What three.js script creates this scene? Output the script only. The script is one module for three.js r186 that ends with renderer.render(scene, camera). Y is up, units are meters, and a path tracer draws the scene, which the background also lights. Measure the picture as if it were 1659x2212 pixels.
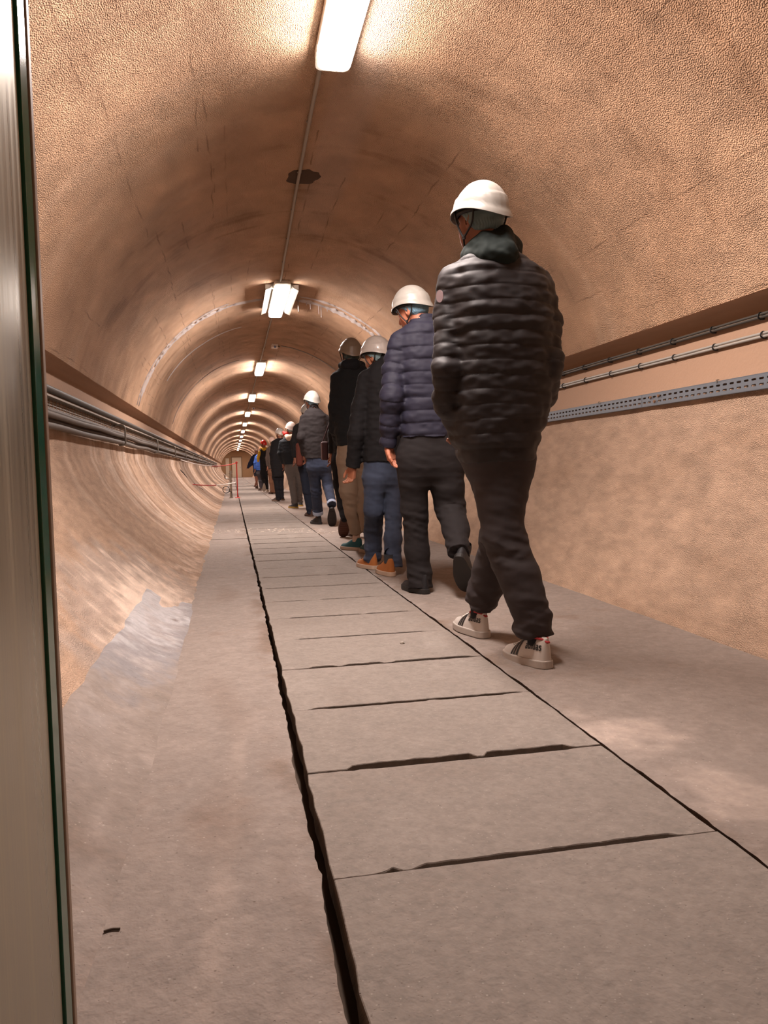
import * as THREE from 'three';
import { mergeGeometries, mergeVertices, toCreasedNormals } from 'three/addons/utils/BufferGeometryUtils.js';
import { RoundedBoxGeometry } from 'three/addons/geometries/RoundedBoxGeometry.js';
import { TextGeometry } from 'three/addons/geometries/TextGeometry.js';
import { FontLoader } from 'three/addons/loaders/FontLoader.js';
import { ImprovedNoise } from 'three/addons/math/ImprovedNoise.js';
import { RectAreaLightUniformsLib } from 'three/addons/lights/RectAreaLightUniformsLib.js';

// ---------------------------------------------------------------- camera, exposure, lamps' strength
const W = 1659, H = 2212, F = 1662;
const scene = new THREE.Scene();
scene.background = new THREE.Color(0x000000);
const camera = new THREE.PerspectiveCamera(2 * Math.atan(H / 2 / F) * 180 / Math.PI, W / H, 0.05, 200);
camera.position.set(0, 0.75, 0);
camera.rotation.set(-0.0588, -0.1931, -0.0230, 'YXZ');
camera.updateMatrixWorld(true);
scene.add(camera);
const renderer = new THREE.WebGLRenderer({ antialias: true });
renderer.toneMapping = THREE.LinearToneMapping;
renderer.toneMappingExposure = 3.45;
renderer.shadowMap.enabled = true;
RectAreaLightUniformsLib.init();
const LAMP_COLOR = new THREE.Color().setRGB(1.0, 0.87, 0.81);
const LAMP_DOWN = 46, LAMP_SIDE = 36;

// ---------------------------------------------------------------- the tunnel's measures
const CX = 0.605, CY = 1.048, R = 1.69;             // axis of the vault, its radius
const Z_NEAR = 1.3, Z_FAR = -79;                  // from behind the camera to the end wall
const LAMP_X = 0.588, LAMP_Z0 = -3.0, LAMP_DZ = -6.05, LAMPS = 13;

// ---------------------------------------------------------------- helpers
function rng(seed) { let a = seed >>> 0; return () => { a = (a + 0x6D2B79F5) | 0; let t = Math.imul(a ^ (a >>> 15), 1 | a); t = (t + Math.imul(t ^ (t >>> 7), 61 | t)) ^ t; return ((t ^ (t >>> 14)) >>> 0) / 4294967296; }; }
const perlin = new ImprovedNoise();
const noise = (x, y, z) => perlin.noise(x + 31.7, y + 17.3, z + 11.9);
const clamp = (x, a, b) => Math.min(b, Math.max(a, x)), lerp = (a, b, t) => a + (b - a) * t;
const smooth = (a, b, x) => { const t = clamp((x - a) / (b - a), 0, 1); return t * t * (3 - 2 * t); };
const V = (x, y, z) => new THREE.Vector3(x, y, z);
const used = {};
function numbered(name) { const n = used[name] = (used[name] ?? -1) + 1; return n ? `${name}_${String(n).padStart(3, '0')}` : name; }
function shade(o) { o.castShadow = o.receiveShadow = true; return o; }
function part(name, geo, mat, parent, label) { const m = shade(new THREE.Mesh(geo, mat)); m.name = name; if (label) m.userData.label = label; parent.add(m); return m; }
function thing(name, label, category, pos = [0, 0, 0], group) { const g = new THREE.Group(); g.name = numbered(name); g.position.set(...pos); g.userData = { label, category }; if (group) g.userData.group = group; scene.add(g); return g; }
function single(name, geo, mat, label, category, pos = [0, 0, 0], group) { const m = shade(new THREE.Mesh(geo, mat)); m.name = numbered(name); m.position.set(...pos); m.userData = { label, category }; if (group) m.userData.group = group; scene.add(m); return m; }
function structure(name) { const g = new THREE.Group(); g.name = name; g.userData = { kind: 'structure' }; scene.add(g); return g; }
const camQ = camera.quaternion.clone(), camP = camera.position.clone();
function ray(px, py) { return V((px - W / 2) / F, -(py - H / 2) / F, -1).applyQuaternion(camQ); }
function P(px, py, depth) { const d = ray(px, py); return camP.clone().addScaledVector(d, depth / -d.z); }   // the point seen at a pixel, at a distance along the tunnel
function onFloor(px, py) { const d = ray(px, py); return camP.clone().addScaledVector(d, -camP.y / d.y); }
function box(w, h, d, x = 0, y = 0, z = 0, r = 0) { const g = r ? new RoundedBoxGeometry(w, h, d, 2, r) : new THREE.BoxGeometry(w, h, d); g.translate(x, y, z); return g; }
function tube(points, r, seg = 32, sides = 8, closed = false) { return new THREE.TubeGeometry(new THREE.CatmullRomCurve3(points, closed), seg, r, sides, closed); }
function merged(list) { return mergeGeometries(list.map((g) => { const n = g.index ? g.toNonIndexed() : g; for (const k of Object.keys(n.attributes)) if (!['position', 'normal', 'uv'].includes(k)) n.deleteAttribute(k); return n; })); }

// ---------------------------------------------------------------- textures
function valueField(n, freq, seed, fy = freq) {          // smooth periodic noise in -1..1
  const r = rng(seed), g = new Float32Array(freq * fy).map(() => r() * 2 - 1), out = new Float32Array(n * n);
  const xi = new Int32Array(n), xf = new Float32Array(n);
  for (let x = 0; x < n; x++) { const u = x / n * freq; xi[x] = Math.floor(u); const t = u - xi[x]; xf[x] = t * t * (3 - 2 * t); }
  for (let y = 0; y < n; y++) {
    const v = y / n * fy, yi = Math.floor(v), t = v - yi, s = t * t * (3 - 2 * t), r0 = yi % fy * freq, r1 = (yi + 1) % fy * freq;
    for (let x = 0; x < n; x++) { const a = xi[x], b = (a + 1) % freq, f = xf[x]; out[y * n + x] = lerp(lerp(g[r0 + a], g[r0 + b], f), lerp(g[r1 + a], g[r1 + b], f), s); }
  }
  return out;
}
function fbm(n, freq, oct, seed, gain = 0.55, fy = freq) {
  const out = new Float32Array(n * n); let a = 1, sum = 0;
  for (let o = 0; o < oct; o++) { const f = valueField(n, freq << o, seed + o * 101, fy << o); for (let i = 0; i < out.length; i++) out[i] += a * f[i]; sum += a; a *= gain; }
  for (let i = 0; i < out.length; i++) out[i] /= sum * 0.6;
  return out;
}
function blur(src, n, r) {
  const pass = (s, step, line) => { const o = new Float32Array(n * n), k = 1 / (2 * r + 1); for (let j = 0; j < n; j++) { const b = j * line; let acc = 0; for (let i = -r; i <= r; i++) acc += s[b + ((i + n) % n) * step]; for (let i = 0; i < n; i++) { o[b + i * step] = acc * k; acc += s[b + ((i + r + 1) % n) * step] - s[b + ((i - r + n) % n) * step]; } } return o; };
  let a = src; for (let k = 0; k < 2; k++) a = pass(pass(a, 1, n), n, 1); return a;
}
function worms(n, r, iterations, seed) {                 // the worm-eaten relief of sprayed concrete
  const rnd = rng(seed); let a = new Float32Array(n * n).map(() => rnd() * 2 - 1);
  for (let k = 0; k < iterations; k++) { const s = blur(a, n, r), w = blur(a, n, r * 2); let e = 0; for (let i = 0; i < a.length; i++) { a[i] = s[i] - w[i]; e += a[i] * a[i]; } e = Math.sqrt(e / a.length); for (let i = 0; i < a.length; i++) a[i] = Math.tanh(a[i] / e * 1.1); }
  return a;
}
function gray(n, f, repeat = [1, 1]) { const d = new Uint8Array(n * n * 4); for (let i = 0; i < n * n; i++) { const v = clamp(f(i), 0, 1) * 255; d[i * 4] = d[i * 4 + 1] = d[i * 4 + 2] = v; d[i * 4 + 3] = 255; } return finish(d, n, repeat, false); }
function color(n, f, repeat = [1, 1]) { const d = new Uint8Array(n * n * 4), c = [0, 0, 0]; for (let i = 0; i < n * n; i++) { f(i, c); d[i * 4] = clamp(c[0], 0, 255); d[i * 4 + 1] = clamp(c[1], 0, 255); d[i * 4 + 2] = clamp(c[2], 0, 255); d[i * 4 + 3] = 255; } return finish(d, n, repeat, true); }
function finish(d, n, repeat, srgb) { const t = new THREE.DataTexture(d, n, n, THREE.RGBAFormat); t.wrapS = t.wrapT = THREE.RepeatWrapping; t.magFilter = THREE.LinearFilter; t.minFilter = THREE.LinearMipmapLinearFilter; t.generateMipmaps = true; if (srgb) t.colorSpace = THREE.SRGBColorSpace; t.repeat.set(...repeat); t.needsUpdate = true; return t; }
function again(t, x, y) { const c = t.clone(); c.repeat.set(x, y); c.needsUpdate = true; return c; }
const mix3 = (c, r, g, b, t) => { c[0] = lerp(c[0], r, t); c[1] = lerp(c[1], g, t); c[2] = lerp(c[2], b, t); };

const wormA = worms(2048, 3, 1, 7), wormMask = fbm(2048, 8, 3, 19), grain = fbm(2048, 110, 4, 23);
const pitBump = gray(2048, (i) => { const w = wormA[i] * (0.8 + 0.35 * wormMask[i]) + 0.25 * grain[i]; return 0.62 + (w > 0 ? 0.16 * w : 0.55 * w); }, [1 / 1.15, 1 / 1.15]);
const vN = 2048, vBig = fbm(vN, 3, 5, 41), vMid = fbm(vN, 24, 4, 57), vStreak = fbm(vN, 3, 5, 71, 0.6, 24), vLine = new Float32Array(vN * vN);
{ // thin shuttering lines that run along the tunnel (v is along it)
  const r = rng(5);
  for (let k = 0; k < 46; k++) { let x = r() * vN; const y0 = r() * vN, len = vN * (0.05 + 0.3 * r()), s = 0.4 + 0.6 * r(); for (let y = 0; y < len; y++) { x += (r() - 0.5) * 1.2; const yy = Math.floor(y0 + y) % vN; for (let w = -2; w <= 2; w++) { const xx = ((Math.floor(x) + w) % vN + vN) % vN; vLine[yy * vN + xx] = Math.max(vLine[yy * vN + xx], s * (1 - Math.abs(w) / 3) * (0.5 + 0.5 * Math.sin(y * 0.05 + k))); } } }
}
const vaultColor = color(vN, (i, c) => {
  c[0] = 208; c[1] = 170; c[2] = 138;
  mix3(c, 174, 134, 102, smooth(-0.1, 0.9, vBig[i]) * 0.55);
  mix3(c, 218, 184, 156, smooth(0.1, 1.0, vStreak[i]) * 0.45);
  mix3(c, 134, 98, 70, smooth(0.35, 1.1, -vStreak[i] - 0.3 * vMid[i]) * 0.4);
  const k = 1 + 0.06 * vMid[i]; c[0] *= k; c[1] *= k; c[2] *= k;
  mix3(c, 88, 62, 42, 0.55 * vLine[i]);
}, [1 / 4.6, 1 / 7.3]);
const wStreak = fbm(1024, 4, 6, 91, 0.62, 48), wPatch = fbm(1024, 5, 5, 97), wFine = fbm(1024, 48, 4, 99);
const wallColor = color(1024, (i, c) => {
  c[0] = 188; c[1] = 158; c[2] = 134;
  mix3(c, 166, 135, 110, smooth(0, 0.9, wPatch[i]) * 0.45);
  const k = 1 + 0.06 * wFine[i]; c[0] *= k; c[1] *= k; c[2] *= k;
}, [1 / 1.7, 1 / 5.2]);
// the left wall: from about five metres on, water has left pale and brown streaks that run down the curve
const wallWetColor = color(1024, (i, c) => {
  const t = Math.floor(i / 1024) / 1024;
  c[0] = 194; c[1] = 164; c[2] = 138;
  mix3(c, 172, 138, 106, smooth(0, 0.9, wPatch[i]) * 0.4);
  
  
  mix3(c, 160, 148, 134, smooth(0.3, 0.9, wPatch[i] + 0.5 * wStreak[i]) * 0.35);
  const k = 1 + 0.07 * wFine[i] + 0 * t; c[0] *= k; c[1] *= k; c[2] *= k;
}, [1 / 1.9, 1 / 5.3]);
const cBig = fbm(1024, 4, 6, 131), cFine = fbm(1024, 90, 3, 139, 0.7), cSpot = fbm(1024, 36, 3, 151), cStain = fbm(1024, 3, 5, 157, 0.6);
const speck = new Float32Array(1024 * 1024); { const r = rng(77); for (let k = 0; k < 2600; k++) { const x = Math.floor(r() * 1024), y = Math.floor(r() * 1024), s = r() < 0.6 ? 1 : 2, v = r() < 0.7 ? 1 : -1; for (let a = 0; a < s; a++) for (let b = 0; b < s; b++) speck[((y + a) % 1024) * 1024 + (x + b) % 1024] = v * (0.4 + 0.6 * r()); } }
function concrete(base, pale, dark, repeat, k) {
  return color(1024, (i, c) => {
    c[0] = base[0]; c[1] = base[1]; c[2] = base[2];
    mix3(c, ...pale, smooth(0.1, 0.9, cBig[i]) * 0.6 * k);
    mix3(c, ...dark, smooth(0.15, 0.95, -cStain[i] + 0.2 * cSpot[i]) * 0.55 * k);
    const f = 1 + 0.05 * cFine[i] + 0.03 * cSpot[i]; c[0] *= f; c[1] *= f; c[2] *= f;
    if (speck[i] > 0) mix3(c, 208, 200, 190, speck[i] * 0.5); else if (speck[i] < 0) mix3(c, 70, 58, 48, -speck[i] * 0.5);
  }, repeat);
}
const stripColor = concrete([142, 130, 122], [160, 148, 140], [110, 92, 80], [1 / 1.9, 1 / 1.9], 1);
const slabColor = concrete([136, 126, 118], [149, 139, 131], [121, 109, 100], [1 / 1.3, 1 / 1.3], 0.8);
const concreteBump = gray(1024, (i) => 0.5 + 0.18 * cFine[i] + 0.16 * cSpot[i] + 0.12 * cBig[i] - (speck[i] < 0 ? 0.3 : 0), [1 / 0.9, 1 / 0.9]);
const brush = fbm(512, 160, 2, 201, 0.6, 1), brushBig = fbm(512, 24, 3, 205, 0.6, 2);
const steelRough = gray(512, (i) => 0.36 + 0.05 * brush[i] + 0.05 * brushBig[i], [1 / 0.2, 1 / 1.5]);
const steelColor = color(512, (i, c) => { const k = 1 + 0.035 * brush[i] + 0.03 * brushBig[i]; c[0] = 182 * k; c[1] = 178 * k; c[2] = 160 * k; }, [1 / 0.2, 1 / 1.5]);

// ---------------------------------------------------------------- materials
const std = (o) => new THREE.MeshStandardMaterial(o), phys = (o) => new THREE.MeshPhysicalMaterial(o);
const M = {
  vault: std({ map: vaultColor, bumpMap: pitBump, bumpScale: 0.022, roughness: 0.95, side: THREE.DoubleSide }),
  wallR: std({ map: wallColor, bumpMap: again(pitBump, 1 / 1.0, 1 / 1.0), bumpScale: 0.008, roughness: 0.95, side: THREE.DoubleSide }),
  wallL: std({ map: wallColor, bumpMap: again(pitBump, 1 / 1.0, 1 / 1.0), bumpScale: 0.008, roughness: 0.95, side: THREE.DoubleSide }),
  wallWet: std({ map: wallWetColor, bumpMap: again(concreteBump, 1 / 0.6, 1 / 0.9), bumpScale: 0.008, roughness: 0.9, side: THREE.DoubleSide }),
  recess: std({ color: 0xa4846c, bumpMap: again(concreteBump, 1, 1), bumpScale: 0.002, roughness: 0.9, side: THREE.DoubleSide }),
  strip: std({ map: stripColor, bumpMap: concreteBump, bumpScale: 0.0035, roughness: 0.88, side: THREE.DoubleSide }),
  stripStained: std({ map: stripColor, bumpMap: concreteBump, bumpScale: 0.0035, roughness: 0.88, vertexColors: true, side: THREE.DoubleSide }),
  slab: std({ map: slabColor, bumpMap: concreteBump, bumpScale: 0.003, roughness: 0.88 }),
  trench: std({ color: 0x4a3c31, roughness: 1, side: THREE.DoubleSide }),
  filler: std({ color: 0xc9bbae, roughness: 1 }),
  calcite: std({ color: 0xd0c4c0, bumpMap: again(concreteBump, 5, 5), bumpScale: 0.012, roughness: 0.95 }),
  mortar: std({ color: 0xb89c86, bumpMap: again(concreteBump, 1, 1), bumpScale: 0.002, roughness: 0.8, side: THREE.DoubleSide }),
  darkPatch: std({ color: 0x4a382b, roughness: 1 }),
  lampBody: std({ color: 0xd9d4cc, roughness: 0.6 }),
  lampGlow: std({ color: 0xffffff, emissive: 0xfffaf4, emissiveIntensity: 1.6, roughness: 0.4 }),
  lampCap: phys({ color: 0xf4f0ea, roughness: 0.3, transmission: 0.4, thickness: 0 }),
  zinc: std({ color: 0x9b948a, roughness: 0.42, metalness: 0.85 }),
  tray: std({ color: 0x7d838b, roughness: 0.5, metalness: 0.6 }),
  pipe: std({ color: 0x9a9186, roughness: 0.6 }),
  cableGrey: std({ color: 0x5b524b, roughness: 0.7 }),
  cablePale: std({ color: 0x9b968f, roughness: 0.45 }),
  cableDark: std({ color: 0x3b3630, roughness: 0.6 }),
  bracket: std({ color: 0x7c756c, roughness: 0.5, metalness: 0.4 }),
  black: std({ color: 0x151313, roughness: 0.6 }),
  red: std({ color: 0xb3261c, roughness: 0.6 }),
  white: std({ color: 0xe9e1da, roughness: 0.6 }),
  door: std({ color: 0xc2b29c, roughness: 0.7 }),
  doorEdge: std({ color: 0x7a614a, roughness: 0.8 }),
  plaster: std({ color: 0x9d7c5c, bumpMap: again(concreteBump, 1, 1), bumpScale: 0.004, roughness: 0.95 }),
};

// ---------------------------------------------------------------- sweeps along the tunnel
const zs = []; for (let z = Z_NEAR; z > Z_FAR + 0.01; z -= z > -7 ? 0.07 : z > -20 ? 0.2 : 0.6) zs.push(z); zs.push(Z_FAR);
function sweep(profile, zList, rough = 0.004, outward = 0.22) {     // profile: [x, y] points in the section, walked so that the room lies on the left hand
  const n = profile.length, pos = [], uv = [], idx = []; let s = 0; const ss = [0];
  for (let i = 1; i < n; i++) { s += Math.hypot(profile[i][0] - profile[i - 1][0], profile[i][1] - profile[i - 1][1]); ss.push(s); }
  const norm = profile.map((p, i) => { const a = profile[Math.max(0, i - 1)], b = profile[Math.min(n - 1, i + 1)], dx = b[0] - a[0], dy = b[1] - a[1], l = Math.hypot(dx, dy) || 1; return [-dy / l, dx / l]; });
  for (const z of zList) for (let i = 0; i < n; i++) { const e = rough * (noise(ss[i] * 2.2, z * 1.4, 3) + 0.6 * noise(ss[i] * 7, z * 6, 9)) * (i && i < n - 1 ? 1 : 0.6); pos.push(profile[i][0] + norm[i][0] * e, profile[i][1] + norm[i][1] * e, z); uv.push(ss[i], -z); }
  const base = zList.length * n;
  for (const z of [zList[0], zList[zList.length - 1]]) for (let i = 0; i < n; i++) { pos.push(profile[i][0] - norm[i][0] * outward, profile[i][1] - norm[i][1] * outward, z); uv.push(ss[i], -z); }
  for (let j = 0; j < zList.length - 1; j++) for (let i = 0; i < n - 1; i++) { const a = j * n + i, b = a + 1, c = a + n, d = c + 1; idx.push(a, c, b, b, c, d); }
  const last = (zList.length - 1) * n;
  for (let i = 0; i < n - 1; i++) { const a = base + i, c = base + n + i; idx.push(a, a + 1, c, a + 1, c + 1, c, i, i + 1, a, i + 1, a + 1, a, last + i, c, last + i + 1, last + i + 1, c, c + 1); }
  const g = new THREE.BufferGeometry(); g.setAttribute('position', new THREE.Float32BufferAttribute(pos, 3)); g.setAttribute('uv', new THREE.Float32BufferAttribute(uv, 2)); g.setIndex(idx);
  // smooth normals on the room side only
  const h = new THREE.BufferGeometry(); h.setAttribute('position', g.attributes.position); h.setIndex(idx.slice(0, (zList.length - 1) * (n - 1) * 6)); h.computeVertexNormals(); const full = h.attributes.normal;
  for (let k = 0; k < 2; k++) for (let i = 0; i < n; i++) full.setXYZ(base + k * n + i, -norm[i][0], -norm[i][1], 0);
  g.setAttribute('normal', full);
  return g;
}
const LEDGE = 0.415, LEDGE_X = Math.sqrt(R * R - LEDGE * LEDGE);
const arc = (a0, a1, n, r = R) => Array.from({ length: n + 1 }, (_, i) => { const a = lerp(a0, a1, i / n); return [CX + r * Math.cos(a), CY + r * Math.sin(a)]; });
const aL = Math.asin(LEDGE / R);
const ceiling = structure('ceiling');
{ // a trowelled greyish mortar band lies along the crown, right of the conduit, near the first lamps
  const g = sweep(arc(aL, Math.PI - aL, 120), zs, 0.006), p = g.attributes.position, col = new Float32Array(p.count * 3);
  for (let i = 0; i < p.count; i++) { const a = (p.getX(i) - CX) / R, z = p.getZ(i), c = [1, 1, 1], edge = 0.13 + 0.02 * noise(z * 1.2, 3, 3); mix3(c, 1.0, 1.1, 1.28, 0.8 * smooth(-0.035, -0.005, a) * smooth(edge + 0.03, edge - 0.03, a) * smooth(-7.6, -5.6, z) * (p.getY(i) > CY ? 1 : 0)); col.set(c, i * 3); }
  g.setAttribute('color', new THREE.BufferAttribute(col, 3)); M.vault.vertexColors = true; part('vault', g, M.vault, ceiling);
}
const zFew = [Z_NEAR, 0, -1, -2, -3, -4, -5, -6, -7, -8, -9, -10, -12, -15, -20, -30, -45, Z_FAR];
const wallRight = structure('wall_right'), wallLeft = structure('wall_left');
// ledge and recess in which the cables run
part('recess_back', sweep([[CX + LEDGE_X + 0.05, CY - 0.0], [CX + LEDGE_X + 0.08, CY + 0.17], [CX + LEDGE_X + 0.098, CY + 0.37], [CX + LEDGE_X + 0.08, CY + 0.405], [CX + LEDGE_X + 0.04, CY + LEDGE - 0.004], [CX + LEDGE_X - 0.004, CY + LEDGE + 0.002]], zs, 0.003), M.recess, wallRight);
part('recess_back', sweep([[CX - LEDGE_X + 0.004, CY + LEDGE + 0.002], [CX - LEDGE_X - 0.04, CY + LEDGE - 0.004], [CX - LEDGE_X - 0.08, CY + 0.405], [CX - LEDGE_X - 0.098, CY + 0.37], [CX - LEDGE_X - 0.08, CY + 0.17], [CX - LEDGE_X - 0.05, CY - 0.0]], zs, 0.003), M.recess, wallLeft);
const rightFoot = [CX + 1.327, -0.01];
const bowlLow = new THREE.CatmullRomCurve3([[-1.675, -0.2], [-1.585, -0.39], [-1.42, -0.62], [-1.24, -0.80], [-1.06, -0.945], [-0.95, -1.015], [-0.84, -1.055], [-0.80, -1.075]].map(([x, y]) => V(CX + x, CY + y, 0))).getPoints(30).map((p) => [p.x, p.y]);
const aR = Math.atan2(rightFoot[1] - CY, rightFoot[0] - CX);
part('wall_face', sweep([...arc(aR, -0.02, 30).map(([x, y]) => [x, y]), [CX + LEDGE_X + 0.05, CY + 0.006]], zs, 0.006), M.wallR, wallRight);
const bowl = [[CX - LEDGE_X - 0.05, CY + 0.006], ...arc(-Math.PI + 0.02, -Math.PI + 0.1, 3), ...bowlLow];
// pale lime bloom low on the left wall: a flaking white core with a greyish fringe, and a crust along the foot of the wall
function bloom(c, x, y, z) {
  const d = Math.hypot((z + 4.0) / 1.1, (x + 0.44) / 0.27), w = 0.55 * noise(x * 7, z * 4, 41) + 0.4 * noise(x * 19, z * 9, 43) + 0.3 * noise(x * 45, z * 22, 47);
  mix3(c, 0.92, 1.06, 1.26, 0.85 * smooth(1.35, 1.0, d + 0.7 * w)); mix3(c, 1.75, 2.05, 2.4, 0.85 * smooth(0.85, 0.45, d + 1.1 * w));
  const foot = smooth(0.17, 0.03, Math.abs(x + 0.36)) * smooth(-1.6, -3.5, z) * smooth(-13, -8, z) * (y < 0.3 ? 1 : 0); mix3(c, 1.5, 1.65, 1.85, foot * smooth(0.0, 0.5, w + 0.1)); mix3(c, 0.6, 0.55, 0.52, foot * smooth(0.25, 0.7, -w));
}
{ // where water runs down, pale lime and brown rust streaks follow the curve; they start some four metres in and thicken
  const zDense = []; for (let z = Z_NEAR; z > Z_FAR + 0.01; z -= z > -2.8 ? 0.08 : z > -15 ? 0.03 : z > -28 ? 0.08 : 0.5) zDense.push(z); zDense.push(Z_FAR);
  const g = sweep(bowl, zDense, 0.008), p = g.attributes.position, uv = g.attributes.uv, col = new Float32Array(p.count * 3);
  for (let i = 0; i < p.count; i++) {
    const q = uv.getX(i), z = p.getZ(i) + 0.25 * noise(q * 1.3, p.getZ(i) * 0.4, 8) + 0.02 * noise(q * 9, p.getZ(i) * 3, 2), on = smooth(-4.6, -6.6, z) * (0.75 + 0.4 * noise(z * 0.35, 2, 2));
    const n1 = noise(z * 1.6, q * 0.3, 1) + 0.8 * noise(z * 4.3, q * 0.45, 4) + 0.45 * noise(z * 13, q * 0.9, 7) + 0.25 * noise(z * 4, q * 7, 3), n2 = noise(z * 1.6, q * 0.3, 21) + 0.7 * noise(z * 6.1, q * 0.6, 24) + 0.3 * noise(z * 15, q * 1.1, 29);
    const pale = on * smooth(0.0, 0.42, n1), rust = on * smooth(0.02, 0.5, n2) * (1 - pale), low = smooth(0.9, 1.6, q) * on * 0.4;
    const c = [1, 1, 1]; mix3(c, 1.45, 1.68, 1.95, pale * 0.85); mix3(c, 0.50, 0.42, 0.36, rust * 0.85); mix3(c, 0.75, 0.78, 0.82, low); bloom(c, p.getX(i), p.getY(i), p.getZ(i));
    col.set(c, i * 3);
  }
  g.setAttribute('color', new THREE.BufferAttribute(col, 3));
  M.wallL.vertexColors = true;
  part('wall_face', g, M.wallL, wallLeft);
}
{
  const zA = []; for (let z = Z_NEAR; z > -4.75; z -= z > -1.5 ? 0.08 : 0.022) zA.push(z);
  const low = bowlLow.filter(([x]) => x > CX - 1.075), g = sweep([[CX - 1.085, 0.118], ...low.map(([x, y]) => [x + 0.004, y + 0.006])], zA, 0.004), p = g.attributes.position, col = new Float32Array(p.count * 3);
  for (let i = 0; i < p.count; i++) { const x = p.getX(i), z = p.getZ(i), q = smooth(-4.25, -4.5, z + 0.45 * noise(x * 9, 3, 61) + 0.2 * noise(x * 31, z * 6, 63)); p.setX(i, x - 0.02 * q); p.setY(i, p.getY(i) - 0.03 * q); }
  for (let i = 0; i < p.count; i++) { const c = [1, 1, 1], x = p.getX(i), z = p.getZ(i); mix3(c, 0.82, 0.80, 0.77, 0.7 * smooth(-0.1, 0.6, noise(x * 5, z * 1.7, 51))); mix3(c, 1.22, 1.22, 1.23, 0.7 * smooth(0.1, 0.5, noise(x * 14, z * 5, 53)) * smooth(0.16, 0.02, Math.abs(x + 0.29))); bloom(c, x, p.getY(i), z); col.set(c, i * 3); }
  g.setAttribute('color', new THREE.BufferAttribute(col, 3)); part('apron', g, M.stripStained, wallLeft, 'smooth concrete fillet');
}
// end wall and the wall behind the camera
function roundWall(z, thick) { const s = new THREE.Shape(); for (let i = 0; i <= 60; i++) { const a = i / 60 * Math.PI * 2, x = CX + (R + 0.2) * Math.cos(a), y = CY + (R + 0.2) * Math.sin(a); i ? s.lineTo(x, y) : s.moveTo(x, y); } const g = new THREE.ExtrudeGeometry(s, { depth: thick, bevelEnabled: false }); g.translate(0, 0, z); return g; }
const wallEnd = structure('wall_end'); part('end_face', roundWall(Z_FAR - 0.2, 0.2), M.plaster, wallEnd);
const wallBack = structure('wall_back'); part('back_face', roundWall(Z_NEAR, 0.2), M.plaster, wallBack);
{
  const d = structure('door_1'); d.position.set(P(511.5, 1012, 78.9).x, 0, Z_FAR + 0.02);
  part('door_leaf', box(0.92, 2.0, 0.05, 0, 1.01, 0.02, 0.01), M.door, d);
  part('door_frame', merged([box(0.06, 2.08, 0.06, -0.50, 1.04, 0), box(0.06, 2.08, 0.06, 0.50, 1.04, 0), box(1.06, 0.06, 0.06, 0, 2.07, 0)]), M.doorEdge, d);
  part('door_handle', merged([box(0.03, 0.14, 0.02, 0.37, 1.0, 0.055), box(0.11, 0.02, 0.02, 0.33, 1.03, 0.075)]), M.zinc, d);
  single('wall_panel', box(0.35, 1.85, 0.06, 0, 0, 0, 0.01), M.door, 'narrow pale upright panel beside the door on the end wall', 'panel', [P(491.5, 1012, 78.9).x, P(491.5, 1010, 78.9).y, Z_FAR + 0.03]);
}

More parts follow.
